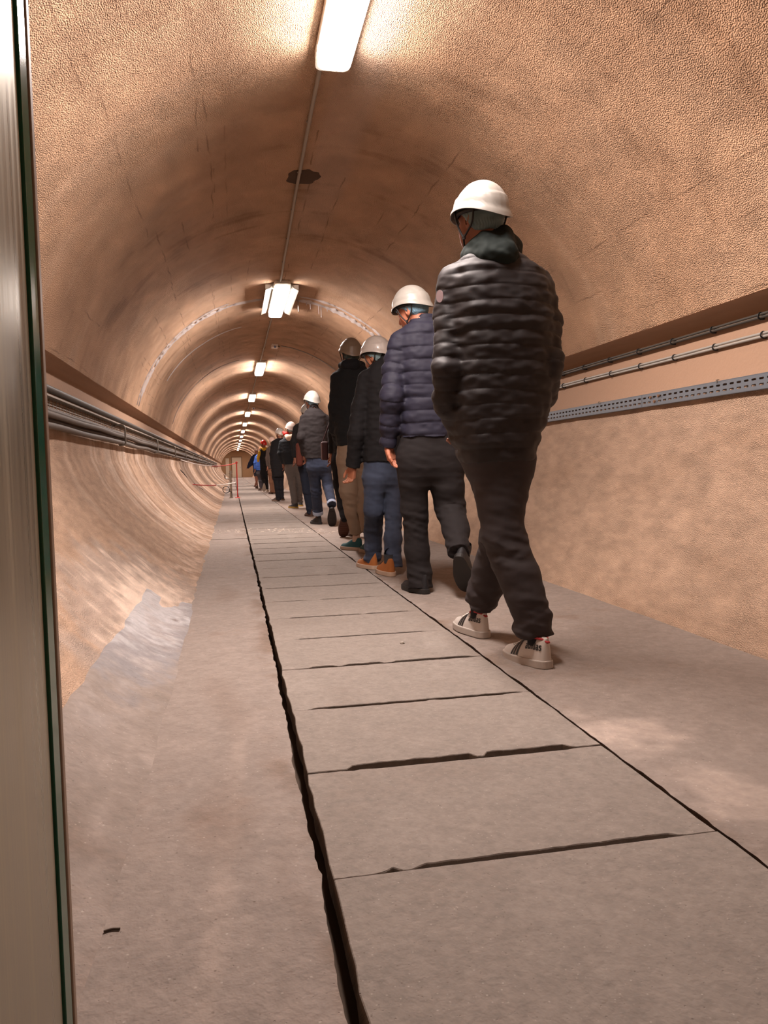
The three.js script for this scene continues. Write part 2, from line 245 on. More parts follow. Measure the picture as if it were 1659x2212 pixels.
// ---------------------------------------------------------------- floor
const floor = structure('floor');
const XL = 0.143, XR = 0.944;                         // the two open joints beside the slabs
part('trench', box(1.4, 0.06, Z_NEAR - Z_FAR, (XL + XR) / 2, -0.115, (Z_NEAR + Z_FAR) / 2), M.trench, floor);
const jag = (z, s, a) => a * (0.6 * noise(z * 3.1, s, 1) + 0.5 * noise(z * 11, s, 5) + 0.35 * noise(z * 37, s, 8));
const zJag = []; for (let z = Z_NEAR; z > -26; z -= z > -6 ? 0.022 : 0.1) zJag.push(z); for (let z = -26; z > Z_FAR; z -= 2) zJag.push(z); zJag.push(Z_FAR);
function strip(edge, outer, inward) {                // a poured strip: jagged edge at the joint, straight edge under the apron
  const pos = [], uv = [], idx = [], col = [], cols = 26, n = cols + 3, sa = onFloor(528, 1530), sb = onFloor(440, 2190);
  for (const z of zJag) { const e = edge(z); const row = [[e - inward * 0.004, -0.09], [e - inward * 0.004, -0.012], [e, -0.002]]; for (let k = 1; k <= cols; k++) { const x = lerp(e, outer, k / cols); row.push([x, 0.0025 * noise(x * 3, z * 2, 4)]); } for (const [x, y] of row) { pos.push(x, y, z); uv.push(x + y, -z);
      const c = [1, 1, 1], near = Math.abs(x - e), w = noise(x * 6, z * 3, 6) + 0.6 * noise(x * 17, z * 12, 2);   // rust along the crumbled edge, a pale trowelled line
      mix3(c, 0.62, 0.50, 0.40, 0.75 * smooth(0.11, 0.0, near) * smooth(-0.1, 0.6, w)); mix3(c, 1.2, 1.2, 1.22, 0.5 * smooth(0.14, 0.04, near) * smooth(0.1, 0.6, noise(x * 11, z * 7, 12)));
      if (inward > 0) { const lx = lerp(sa.x, sb.x, (z - sa.z) / (sb.z - sa.z)); mix3(c, 1.22, 1.2, 1.18, smooth(0.028, 0.012, Math.abs(x - lx)) * smooth(sa.z, sa.z + 0.25, z) * (0.55 + 0.35 * noise(z * 5, 1, 1))); mix3(c, 0.8, 0.72, 0.66, 0.7 * smooth(0.15, 0.7, noise(x * 4 + 9, z * 1.3, 31))); }
      else { mix3(c, 1.75, 1.72, 1.70, 0.8 * smooth(0.16, 0.06, Math.hypot((x - 1.04) * 0.9, (z + 1.93) * 0.9) + 0.10 * noise(x * 14, z * 14, 3)) ); mix3(c, 1.6, 1.58, 1.56, 0.7 * smooth(0.12, 0.05, Math.hypot((x - 1.08) * 0.9, (z + 1.50) * 0.6) + 0.08 * noise(x * 16, z * 16, 5))); }
      col.push(...c); } }
  for (let j = 0; j < zJag.length - 1; j++) for (let i = 0; i < n - 1; i++) { const a = j * n + i, b = a + 1, c = a + n, d = c + 1; if (inward < 0) idx.push(a, b, c, b, d, c); else idx.push(a, c, b, b, c, d); }
  const g = new THREE.BufferGeometry(); g.setAttribute('position', new THREE.Float32BufferAttribute(pos, 3)); g.setAttribute('uv', new THREE.Float32BufferAttribute(uv, 2)); g.setAttribute('color', new THREE.Float32BufferAttribute(col, 3)); g.setIndex(idx);
  return toCreasedNormals(g, 0.7);
}
const leftEdge = (z) => XL - 0.004 + jag(z, 2, 0.011) - 0.012 * smooth(-3.4, -1.6, z) * (0.8 + 0.5 * noise(z * 2.3, 4, 4));
const rightEdge = (z) => XR + 0.004 + jag(z, 7, 0.010);
part('concrete_strip', strip(leftEdge, CX - 0.90, 1), M.stripStained, floor, 'poured strip beside the slabs with a crumbled edge');
part('concrete_strip', strip(rightEdge, CX + 1.36, -1), M.stripStained, floor, 'poured strip under the walkers');
const SLAB = 0.4996, SLAB_Z0 = -1.3584;
const slabGeo = [];
for (let v = 0; v < 10; v++) {
  const r = rng(300 + v), pts = [], w0 = XL + 0.014, w1 = XR - 0.008, wide = [0.017, 0.026, 0.018, 0.021, 0.022, 0.020, 0.022, 0.028, 0.032, 0.0005][v], slots = [[[0.12, 0.165], [0.20, 0.90]], [[0.13, 0.56], [0.585, 0.90]], [[0.07, 0.97]], [[0.13, 0.26], [0.30, 0.5], [0.54, 0.95]], [[0.12, 0.87]], [[0.13, 0.60], [0.63, 0.94]], [[0.05, 0.30], [0.4, 0.8]], [[0.02, 0.55], [0.6, 0.9]], [[0.02, 0.97]], [[0.4, 0.6]]][v];
  const gap = (t) => { let w = 0; for (const [a, b] of slots) w = Math.max(w, smooth(a - 0.004, a + 0.02, t) * (1 - smooth(b - 0.02, b + 0.004, t))); return 0.0018 + wide * w * (0.9 + 0.25 * noise(t * 19, v, 2)); };
  const N = 48;
  for (let i = 0; i <= N; i++) { const t = i / N; pts.push([lerp(w0, w1, t), -gap(t / 1) - 0.0012 * r()]); }           // far end of the slab (towards -z when laid)
  for (let i = 1; i < 8; i++) pts.push([w1 + 0.006 * (r() - 0.5) * (i % 2), -lerp(0.001, SLAB - 0.001, i / 8)]);
  for (let i = N; i >= 0; i--) { const t = i / N; pts.push([lerp(w0, w1, t), -SLAB + 0.0008 + 0.0012 * r() + 0.3 * gap(t)]); }
  for (let i = 7; i > 0; i--) pts.push([w0 + 0.009 * (r() - 0.5) * (i % 2), -lerp(0.001, SLAB - 0.001, i / 8)]);
  const s = new THREE.Shape(pts.map(([x, y]) => new THREE.Vector2(x, y)).reverse());
  const g = new THREE.ExtrudeGeometry(s, { depth: 0.055, bevelEnabled: true, bevelThickness: 0.002, bevelSize: 0.0016, bevelOffset: -0.0016, bevelSegments: 1 });
  const p = g.attributes.position, uv = g.attributes.uv; for (let i = 0; i < uv.count; i++) uv.setXY(i, p.getX(i) + v * 0.7, p.getY(i) + p.getZ(i) + v * 0.31);
  g.rotateX(Math.PI / 2); g.translate(0, -0.002, 0);   // shape's y becomes z, its depth goes down
  slabGeo.push(g);
}
for (let i = -5; SLAB_Z0 - i * SLAB > Z_FAR + 0.4; i++) {
  const j = i - 1, v = j < 0 ? 9 : j < 6 ? j : 6 + ((j * 5) % 3), r = rng(900 + i);
  const m = part('paving_slab', slabGeo[v], M.slab, floor); m.position.set(0, (r() - 0.5) * 0.0025, SLAB_Z0 - (i - 1) * SLAB);
}

// ---------------------------------------------------------------- ceiling lamps
const ordinal = ['first', 'second', 'third', 'fourth', 'fifth', 'sixth', 'seventh', 'eighth', 'ninth', 'tenth', 'eleventh', 'twelfth', 'thirteenth'];
const LAMP_Y = CY + R - 0.045, LAMP_LEN = 1.57;
{
  const round = (w, l, r) => { const s = new THREE.Shape(), a = w / 2, b = l / 2; s.moveTo(-a + r, -b); s.lineTo(a - r, -b); s.quadraticCurveTo(a, -b, a, -b + r); s.lineTo(a, b - r); s.quadraticCurveTo(a, b, a - r, b); s.lineTo(-a + r, b); s.quadraticCurveTo(-a, b, -a, b - r); s.lineTo(-a, -b + r); s.quadraticCurveTo(-a, -b, -a + r, -b); return s; };
  const flat = (g, y) => { g.rotateX(Math.PI / 2); g.translate(0, y, 0); return g; };
  const bodyGeo = flat(new THREE.ExtrudeGeometry(round(0.160, LAMP_LEN, 0.03), { depth: 0.03, bevelEnabled: true, bevelSize: 0.004, bevelThickness: 0.004, bevelSegments: 2 }), 0.036);
  const glowGeo = flat(new THREE.ExtrudeGeometry(round(0.138, LAMP_LEN - 0.085, 0.04), { depth: 0.034, bevelEnabled: true, bevelSize: 0.010, bevelThickness: 0.012, bevelSegments: 4 }), -0.012);
  const capGeo = flat(new THREE.ExtrudeGeometry(round(0.154, 0.075, 0.035), { depth: 0.026, bevelEnabled: true, bevelSize: 0.006, bevelThickness: 0.008, bevelSegments: 3 }), -0.004);
  const clipGeo = box(0.007, 0.03, 0.022, 0, -0.004, 0, 0.002);
  for (let i = 0; i < LAMPS; i++) {
    const where = i === 0 ? 'large white batten lamp overhead at the top edge, nearest of the row' : i === 1 ? 'white batten lamp between metal drip shields under the calcite ring, second from nearest' : `small glowing batten lamp on the tunnel crown, ${ordinal[i]} of the row from the nearest`;
    const x = i ? LAMP_X : 0.535, z = LAMP_Z0 + LAMP_DZ * i;
    const t = thing('ceiling_lamp', where, 'lamp', [x, LAMP_Y, z], 'row of batten lamps along the tunnel crown');
    part('housing', bodyGeo, M.lampBody, t);
    part('diffuser', glowGeo, M.lampGlow, t, 'glowing diffuser');
    for (const s of [-1, 1]) { const c = part('end_cap', capGeo, M.lampCap, t, 'clear end of the cover'); c.position.z = s * (LAMP_LEN / 2 - 0.032); }
    if (i < 4) for (const s of [-1, 1]) for (const k of [-0.42, -0.14, 0.14, 0.42]) part('clip', clipGeo, M.lampCap, t).position.set(s * 0.0835, 0, k * LAMP_LEN);
    const mk = (w, h, power) => { const l = new THREE.RectAreaLight(LAMP_COLOR, power, w, h); l.name = 'lamp_light'; t.add(l); return l; };
    const down = mk(0.14, LAMP_LEN - 0.09, LAMP_DOWN); down.position.set(0, -0.062, 0); down.rotation.x = -Math.PI / 2;
    for (const s of [-1, 1]) { const side = mk(LAMP_LEN - 0.09, 0.036, LAMP_SIDE); side.position.set(s * 0.085, -0.040, 0); side.rotation.set(-0.36, s * -Math.PI / 2, 0, 'YXZ'); }
  }
}
// bent zinc sheets that keep the dripping water off the second lamp
{
  const z = LAMP_Z0 + LAMP_DZ, t = thing('drip_shield', 'pair of bent zinc sheets fixed either side of the second lamp', 'shield', [LAMP_X, LAMP_Y, z]);
  for (const s of [-1, 1]) {
    const sh = new THREE.Shape([[0.09, 0.038], [0.12, -0.015], [0.175, -0.04], [0.176, -0.038], [0.122, -0.012], [0.094, 0.04]].map(([x, y]) => new THREE.Vector2(s * x, y)));
    const g = new THREE.ExtrudeGeometry(sh, { depth: 1.34, bevelEnabled: false }); g.translate(0, 0, -0.67);
    part('sheet', g, M.zinc, t);
    part('end_plate', box(0.085, 0.05, 0.003, s * 0.135, -0.002, 0.66), M.zinc, t);
  }
}
// conduit from lamp to lamp
const conduitX = (z) => lerp(0.492, 0.570, smooth(-3.6, -9.5, z));
for (let i = 0; i < LAMPS - 1; i++) {
  const z0 = LAMP_Z0 + LAMP_DZ * i - LAMP_LEN / 2 + 0.03, z1 = LAMP_Z0 + LAMP_DZ * (i + 1) + LAMP_LEN / 2 - 0.03, r = 0.011;
  const pts = []; for (let k = 0; k <= 12; k++) pts.push(V(conduitX(lerp(z0, z1, k / 12)) + 0.004 * noise(k * 0.7, i, 2), CY + R - 0.017, lerp(z0, z1, k / 12)));
  const t = thing('conduit', `pale conduit along the crown between the ${ordinal[i]} and the ${ordinal[i + 1]} lamp`, 'conduit', [0, 0, 0], 'conduits between the ceiling lamps');
  part('pipe', tube(pts, r, 24, 8), M.pipe, t);
  if (i < 4) for (let k = 1; k < 6; k++) part('saddle', box(0.03, 0.012, 0.014, conduitX(lerp(z0, z1, k / 6)), CY + R - 0.010, lerp(z0, z1, k / 6), 0.003), M.pipe, t);
}
const vaultPx = (px, py) => { const d = ray(px, py), x0 = camP.x - CX, y0 = camP.y - CY, a = d.x * d.x + d.y * d.y, b = d.x * x0 + d.y * y0, c = x0 * x0 + y0 * y0 - R * R; return camP.clone().addScaledVector(d, (-b + Math.sqrt(b * b - a * c)) / a); };
// points on the vault: angle from the crown (positive to the right), distance along the tunnel
const onVault = (a, z, in_ = 0) => V(CX + (R - in_) * Math.sin(a), CY + (R - in_) * Math.cos(a), z);
for (const [k, z, label] of [[0, -12.5, 'small white detector box on the crown just beyond the second lamp'], [1, -25, 'tiny white detector box on the crown just past the fourth lamp']]) {
  const a = 0.075, p = onVault(a, z, 0.034), t = thing('detector', label, 'detector', [p.x, p.y, p.z], 'detector boxes on the crown'); t.rotation.z = -a;
  part('case', box(0.10, 0.056, 0.17, 0, 0.008, 0, 0.008), M.white, t);
  part('lens', new THREE.SphereGeometry(0.019, 16, 10).translate(0, -0.014, 0.084), phys({ color: 0x6f86b8, roughness: 0.1, clearcoat: 1 }), t, 'bluish round lens');
  part('gland', new THREE.CylinderGeometry(0.009, 0.009, 0.04, 10).rotateZ(Math.PI / 2).translate(0.06, 0.01, 0), M.cableGrey, t);
  const pts = []; for (let i = 0; i <= 16; i++) pts.push(onVault(lerp(a + 0.06, 1.3, i / 16), z - 0.02 * Math.sin(i * 0.4), 0.01));
  single('cable', tube(pts, 0.0075, 40, 6), M.pipe, k ? 'thin pale cable running down the vault from the tiny far detector' : 'thin pale cable running down the vault from the nearer detector box', 'cable');
}
// white lime that has come out of the ring joint
{
  const r = rng(61), build = (zMid, width, a0, a1, seed) => {
    const n = 240, pos = [], uv = [], idx = [];
    for (let i = 0; i <= n; i++) {
      const a = lerp(a0, a1, i / n), w = width * (0.55 + 0.6 * noise(a * 9, seed, 1) + 0.45 * noise(a * 37, seed, 4)), zc = zMid + 0.03 * noise(a * 5, seed, 7), e = smooth(0, 0.08, i / n) * (1 - smooth(0.94, 1, i / n));
      const row = [[-1, -0.004], [-0.8, 0.004], [0, 0.007 + 0.003 * noise(a * 50, seed, 2)], [0.8, 0.004], [1, -0.004]];
      for (const [u, h] of row) { const p = onVault(a, zc + u * Math.max(0.004, w) * e, h + 0.003); pos.push(p.x, p.y, p.z); uv.push(a * R, u * width); }
    }
    for (let i = 0; i < n; i++) for (let k = 0; k < 4; k++) { const a = i * 5 + k; idx.push(a, a + 1, a + 5, a + 1, a + 6, a + 5); }
    const g = new THREE.BufferGeometry(); g.setAttribute('position', new THREE.Float32BufferAttribute(pos, 3)); g.setAttribute('uv', new THREE.Float32BufferAttribute(uv, 2)); g.setIndex(idx); g.computeVertexNormals(); return g;
  };
  M.calcite.side = THREE.DoubleSide;
  const z = -9.17;
  part('lime_crust', build(z, 0.10, -1.3, -0.1, 1), M.calcite, ceiling, 'white lime crust along the ring joint');
  part('lime_crust', build(z + 0.17, 0.035, -1.3, -0.35, 2), M.calcite, ceiling, 'white lime crust along the ring joint');
  part('lime_crust', build(z, 0.13, 0.09, 1.3, 3), M.calcite, ceiling, 'white lime crust along the ring joint');
  part('lime_crust', build(z + 0.2, 0.05, 0.12, 1.3, 4), M.calcite, ceiling, 'white lime crust along the ring joint');
  part('lime_crust', build(-10.7, 0.04, -1.0, -0.25, 5), M.calcite, ceiling, 'thin lime line');
  part('lime_crust', build(-13.9, 0.035, -1.25, -0.25, 6), M.calcite, ceiling, 'thin lime line');
  for (const [a, l] of [[0.13, 0.13], [0.19, 0.04], [0.215, 0.08], [0.275, 0.11], [0.295, 0.13], [0.34, 0.04]]) { const p = onVault(a, z + 0.05 * (r() - 0.5), 0.004); part('drip_straw', new THREE.CylinderGeometry(0.006, 0.0025, l, 7).translate(p.x, p.y - l / 2, p.z), M.calcite, ceiling, 'white lime straw hanging from the joint'); }
  // a dark patch with a ragged outline on the crown beside the conduit
  const c = vaultPx(655, 382), pos = [], idx = [], n = 40, a0 = (c.x - CX) / R;
  for (let i = 0; i < n; i++) { const t = i / n * Math.PI * 2, q = 1 + 0.35 * noise(Math.cos(t) * 2, Math.sin(t) * 2, 5); const p = onVault(a0 + 0.060 * q * Math.cos(t), c.z + 0.13 * q * Math.sin(t), 0.005); pos.push(p.x, p.y, p.z); const o = onVault(a0 + 0.074 * q * Math.cos(t), c.z + 0.155 * q * Math.sin(t), -0.004); pos.push(o.x, o.y, o.z); }
  const m = onVault(a0, c.z, 0.007); pos.push(m.x, m.y, m.z);
  for (let i = 0; i < n; i++) { const j = (i + 1) % n; idx.push(i * 2, j * 2, n * 2, i * 2, i * 2 + 1, j * 2, i * 2 + 1, j * 2 + 1, j * 2); }
  const g = new THREE.BufferGeometry(); g.setAttribute('position', new THREE.Float32BufferAttribute(pos, 3)); g.setIndex(idx); g.computeVertexNormals(); M.darkPatch.side = THREE.DoubleSide;
  part('dark_patch', g, M.darkPatch, ceiling, 'dark patch on the crown beside the conduit');
}

// ---------------------------------------------------------------- cables and trays on the walls
const backL = (y) => CX - LEDGE_X - 0.084 - 0.01 * (y - CY), backR = (y) => CX + LEDGE_X + 0.084 + 0.01 * (y - CY);
function run(side, y, out, r, wob, seed, zEnd = -60) {
  const pts = []; for (let z = 0.9; z > zEnd; z -= z > -20 ? 0.32 : 1.6) pts.push(V((side < 0 ? backL(y) : backR(y)) - side * (out + wob * 0.7 * noise(z * 1.1, seed, 1)), y + wob * noise(z * 0.9, seed, 5), z));
  return tube(pts, r, pts.length * 3, 8);
}
for (const [y, out, label] of [[CY + 0.088, 0.045, 'uppermost thick grey cable of the bundle below the left ledge'], [CY + 0.055, 0.085, 'thick grey cable second from the top of the left bundle'], [CY + 0.02, 0.05, 'thick grey cable third from the top of the left bundle'], [CY - 0.012, 0.08, 'lowest thick grey cable of the left bundle, nearest the wall bowl']])
  single('cable', run(-1, y, out, 0.0195, 0.011, y * 10), M.cableGrey, label, 'cable');
{
  single('pipe', run(-1, CY + 0.225, 0.035, 0.022, 0.002, 4), M.cableDark, 'dark pipe under the left ledge above the cable bundle', 'pipe');
  const t = thing('wire_tray', 'wire mesh cable tray behind the thick cables on the left wall', 'tray');
  const g = []; for (let y = 0; y < 5; y++) g.push(box(0.004, 0.004, 40, backL(CY) + 0.018, CY + 0.10 + y * 0.017, -19.5));
  g.forEach((b) => part('long_wire', b, M.zinc, t));
  const cross = []; for (let z = 0; z > -26; z -= 0.1) cross.push(box(0.004, 0.085, 0.004, backL(CY) + 0.020, CY + 0.133, z));
  const c = part('cross_wires', merged(cross), M.zinc, t); c.userData.kind = 'stuff';
  part('tray_rail', box(0.05, 0.012, 60, backL(CY) + 0.03, CY + 0.178, -29), M.pipe, t, 'pale top rail');
}
for (let i = 0; i < 16; i++) {
  const z = -1.15 - i * 3.3, x = backL(CY + 0.1), y = CY + 0.0;
  const pts = [V(x, y + 0.15, z), V(x + 0.09, y + 0.16, z), V(x + 0.118, y + 0.14, z), V(x + 0.122, y + 0.06, z), V(x + 0.116, y - 0.03, z), V(x + 0.06, y - 0.035, z)];
  const t = thing('cable_hook', i > 3 ? 'grey hoop bracket far along the left cable bundle' : i < 2 ? 'grey hoop bracket round the left cables beside the glass door' : i === 2 ? 'nearest fully visible hoop bracket round the left cable bundle' : 'second visible hoop bracket along the left cable bundle', 'bracket', [0, 0, 0], i > 3 ? 'far hoop brackets on the left wall' : i < 2 ? 'near hoop brackets on the left wall' : undefined);
  part('hoop', tube(pts, 0.008, 36, 8), M.bracket, t);
  part('foot_plate', box(0.01, 0.07, 0.05, x + 0.004, y + 0.145, z, 0.002), M.bracket, t);
}
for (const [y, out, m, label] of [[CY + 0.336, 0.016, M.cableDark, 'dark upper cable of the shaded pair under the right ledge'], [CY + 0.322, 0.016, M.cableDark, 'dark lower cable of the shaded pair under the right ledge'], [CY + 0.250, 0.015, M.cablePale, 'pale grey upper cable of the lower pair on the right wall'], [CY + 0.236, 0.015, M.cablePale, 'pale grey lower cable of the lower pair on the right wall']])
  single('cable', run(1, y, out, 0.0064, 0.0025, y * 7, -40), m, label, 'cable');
{
  const clip = merged([new THREE.TorusGeometry(0.0145, 0.0034, 8, 16, Math.PI * 1.25).rotateZ(Math.PI * 0.4), box(0.010, 0.034, 0.010, 0.012, 0.0, 0, 0.002)]);
  for (const [y, up] of [[CY + 0.329, 1], [CY + 0.243, 0]]) for (let k = 0; k < 16; k++) {
    const z = -1.65 - (up ? 0.02 : 0) - k * 0.347;
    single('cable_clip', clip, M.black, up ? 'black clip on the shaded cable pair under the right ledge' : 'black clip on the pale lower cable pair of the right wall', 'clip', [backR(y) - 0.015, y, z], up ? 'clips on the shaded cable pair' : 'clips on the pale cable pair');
  }
  // perforated galvanised tray
  const L = 2.04, s = new THREE.Shape([V(0, -0.033, 0), V(L, -0.033, 0), V(L, 0.033, 0), V(0, 0.033, 0)].map((v) => new THREE.Vector2(v.x, v.y)));
  for (let i = 0; i < 40; i++) for (const y of [-0.013, 0.013]) { const c = 0.0255 + i * 0.051, h = new THREE.Path(); h.moveTo(c - 0.011, y - 0.0048); h.lineTo(c + 0.011, y - 0.0048); h.absarc(c + 0.011, y, 0.0048, -Math.PI / 2, Math.PI / 2, false); h.lineTo(c - 0.011, y + 0.0048); h.absarc(c - 0.011, y, 0.0048, Math.PI / 2, Math.PI * 1.5, false); s.holes.push(h); }
  const g = new THREE.ExtrudeGeometry(s, { depth: 0.0025, bevelEnabled: false, curveSegments: 4 }); g.rotateY(Math.PI / 2);   // length runs towards -z
  const t = thing('perforated_tray', 'grey galvanised perforated tray along the right wall', 'tray', [CX + R - 0.026, CY + 0.036, 0]);
  for (let k = 0; k < 6; k++) { const m = part('tray_length', g, M.tray, t); m.position.z = 0.10 - k * (L + 0.004); m.rotation.z = -0.02; }
  part('return_lip', merged([box(0.03, 0.0025, 12.2, 0.015, 0.0335, -6.0), box(0.03, 0.0025, 12.2, 0.015, -0.0335, -6.0)]), M.tray, t);
  for (const [z, y] of [[-3.89, 0.012], [-3.81, 0.013], [-3.85, -0.013]]) part('bolt', new THREE.CylinderGeometry(0.008, 0.008, 0.008, 6).rotateZ(Math.PI / 2).translate(-0.004, y, z), std({ color: 0x7a5a44, roughness: 0.8 }), t, 'rusty bolt');
  for (let k = 0; k < 6; k++) part('hanger', merged([box(0.003, 0.012, 0.008, -0.004, 0.034, -3.3 - k * 1.2), box(0.012, 0.003, 0.008, 0.001, 0.040, -3.3 - k * 1.2)]), M.bracket, t);
}
// metal-edged glass door by the camera
{
  const t = thing('glass_door', 'brushed steel door edge with green glass at the left side of the photo', 'door', [0, 0, 0]);
  const g = box(0.09, 2.16, 0.19, -0.1595, 1.085, -0.395, 0.0015); { const p = g.attributes.position, n = g.attributes.normal, uv = new Float32Array(p.count * 2); for (let i = 0; i < p.count; i++) { uv[i * 2] = p.getX(i) + p.getZ(i); uv[i * 2 + 1] = p.getY(i); } g.setAttribute('uv', new THREE.BufferAttribute(uv, 2)); }
  part('steel_rail', g, phys({ map: steelColor, roughnessMap: steelRough, roughness: 1, metalness: 0.6 }), t, 'brushed stainless steel');
  part('glass_pane', box(0.06, 2.16, 0.017, -0.1428, 1.085, -0.4995, 0.001), phys({ color: 0x1f6b50, roughness: 0.15, transmission: 0.1, thickness: 0.01, attenuationColor: new THREE.Color(0x0f5a40), attenuationDistance: 0.02 }), t, 'dark green glass edge');
  part('seal_strip', box(0.05, 2.16, 0.009, -0.1370, 1.085, -0.5135, 0.002), std({ color: 0xa08a76, roughness: 0.45 }), t, 'thin pale seal');
}

// ---------------------------------------------------------------- people: distance fields meshed with surface nets
function surfaceNets(lo, hi, cell, f, tint) {
  const nx = Math.ceil((hi.x - lo.x) / cell) + 2, ny = Math.ceil((hi.y - lo.y) / cell) + 2, nz = Math.ceil((hi.z - lo.z) / cell) + 2, D = new Float32Array(nx * ny * nz), B = 6, half = cell * B * 0.87;
  for (let bz = 0; bz < nz; bz += B) for (let by = 0; by < ny; by += B) for (let bx = 0; bx < nx; bx += B) {
    const d0 = f(lo.x + (bx + B / 2) * cell, lo.y + (by + B / 2) * cell, lo.z + (bz + B / 2) * cell), far = Math.abs(d0) > half * 1.3 + 0.025;
    for (let z = bz; z < Math.min(nz, bz + B); z++) for (let y = by; y < Math.min(ny, by + B); y++) for (let x = bx; x < Math.min(nx, bx + B); x++) D[(z * ny + y) * nx + x] = far ? d0 : f(lo.x + x * cell, lo.y + y * cell, lo.z + z * cell);
  }
  const id = new Int32Array(nx * ny * nz).fill(-1), pos = [], idx = [], st = [1, nx, nx * ny];
  for (let z = 0; z < nz - 1; z++) for (let y = 0; y < ny - 1; y++) for (let x = 0; x < nx - 1; x++) {
    const b = (z * ny + y) * nx + x; let s = 0, n = 0, px = 0, py = 0, pz = 0;
    for (let k = 0; k < 8; k++) if (D[b + (k & 1) + (k >> 1 & 1) * nx + (k >> 2) * nx * ny] < 0) s |= 1 << k;
    if (s === 0 || s === 255) continue;
    for (let k = 0; k < 8; k++) for (let a = 0; a < 3; a++) { if (k >> a & 1) continue; const l = k | 1 << a; if ((s >> k & 1) === (s >> l & 1)) continue; const da = D[b + (k & 1) + (k >> 1 & 1) * nx + (k >> 2) * nx * ny], db = D[b + (l & 1) + (l >> 1 & 1) * nx + (l >> 2) * nx * ny], t = da / (da - db); px += (k & 1) + (a === 0 ? t : 0); py += (k >> 1 & 1) + (a === 1 ? t : 0); pz += (k >> 2) + (a === 2 ? t : 0); n++; }
    id[b] = pos.length / 3; pos.push(lo.x + (x + px / n) * cell, lo.y + (y + py / n) * cell, lo.z + (z + pz / n) * cell);
  }
  for (let z = 1; z < nz - 1; z++) for (let y = 1; y < ny - 1; y++) for (let x = 1; x < nx - 1; x++) {
    const b = (z * ny + y) * nx + x, inn = D[b] < 0;
    for (let a = 0; a < 3; a++) { if (inn === (D[b + st[a]] < 0)) continue; const u = st[(a + 1) % 3], v = st[(a + 2) % 3], q = [id[b], id[b - u], id[b - u - v], id[b - v]]; if (q[0] < 0 || q[1] < 0 || q[2] < 0 || q[3] < 0) continue; if (inn) idx.push(q[0], q[1], q[2], q[0], q[2], q[3]); else idx.push(q[0], q[2], q[1], q[0], q[3], q[2]); }
  }
  const g = new THREE.BufferGeometry(), nor = new Float32Array(pos.length), e = cell * 0.6;
  for (let i = 0; i < pos.length; i += 3) { const x = pos[i], y = pos[i + 1], z = pos[i + 2], a = f(x + e, y, z) - f(x - e, y, z), b = f(x, y + e, z) - f(x, y - e, z), c = f(x, y, z + e) - f(x, y, z - e), l = Math.hypot(a, b, c) || 1; nor[i] = a / l; nor[i + 1] = b / l; nor[i + 2] = c / l; }
  g.setAttribute('position', new THREE.Float32BufferAttribute(pos, 3)); g.setAttribute('normal', new THREE.BufferAttribute(nor, 3));
  if (tint) { const col = new Float32Array(pos.length), c = [0, 0, 0]; for (let i = 0; i < pos.length; i += 3) { tint(pos[i], pos[i + 1], pos[i + 2], c); col[i] = c[0]; col[i + 1] = c[1]; col[i + 2] = c[2]; } g.setAttribute('color', new THREE.BufferAttribute(col, 3)); }
  g.setIndex(idx); return g;
}
let gS = 0;                                              // arc length of the last chain looked up
const smin = (a, b, k) => { const h = clamp(0.5 + 0.5 * (b - a) / k, 0, 1); return lerp(b, a, h) - k * h * (1 - h); };
function chain(pts, k = 0.02) {                          // pts: [{x, y, z, r}], a limb of tapering capsules
  const s = []; let acc = 0;
  for (let i = 0; i < pts.length - 1; i++) { const a = pts[i], b = pts[i + 1], dx = b.x - a.x, dy = b.y - a.y, dz = b.z - a.z, l = Math.hypot(dx, dy, dz) || 1e-6; s.push([a.x, a.y, a.z, dx, dy, dz, l * l, a.r, b.r - a.r, acc, l]); acc += l; }
  return (x, y, z) => { let best = 1e9, sum = 0, out = 1e9; for (const q of s) { const px = x - q[0], py = y - q[1], pz = z - q[2], t = clamp((px * q[3] + py * q[4] + pz * q[5]) / q[6], 0, 1), d = Math.hypot(px - t * q[3], py - t * q[4], pz - t * q[5]) - q[7] - t * q[8]; if (d < best) { best = d; sum = q[9] + t * q[10]; } out = out > 1e8 ? d : smin(out, d, k); } gS = sum; return out; };
}
function loft(rows, pw = 2.5) {                          // rows: [{y, x, z, rx, rz}] from top to bottom: a trunk of rounded sections
  const n = rows.length, inv = 1 / pw;
  return (x, y, z) => {
    let i = 0; while (i < n - 2 && y < rows[i + 1].y) i++;
    const a = rows[i], b = rows[i + 1]; let t = clamp((a.y - y) / (a.y - b.y), 0, 1); t = lerp(t, t * t * (3 - 2 * t), 0.35);
    const rx = lerp(a.rx, b.rx, t), rz = lerp(a.rz, b.rz, t), qx = Math.abs(x - lerp(a.x, b.x, t)) / rx, qz = Math.abs(z - lerp(a.z, b.z, t)) / rz, m = Math.min(rx, rz);
    const d = (Math.pow(Math.pow(qx, pw) + Math.pow(qz, pw), inv) - 1) * m, c = Math.max(y - rows[0].y, rows[n - 1].y - y);
    return c > 0 ? (d > 0 ? Math.hypot(c, d) : Math.max(c, d)) : Math.max(d, c);
  };
}
const bounds = (pts, pad) => { const b = new THREE.Box3(); for (const p of pts) { b.expandByPoint(V(p.x - (p.r ?? p.rx), p.y - (p.r ?? 0), p.z - (p.r ?? p.rz))); b.expandByPoint(V(p.x + (p.r ?? p.rx), p.y + (p.r ?? 0), p.z + (p.r ?? p.rz))); } return b.expandByScalar(pad); };
const scaleAt = (px, py, d) => d * ray(px, py).length() / -ray(px, py).z * 0 + P(px + 1, py, d).distanceTo(P(px, py, d));   // metres per pixel there

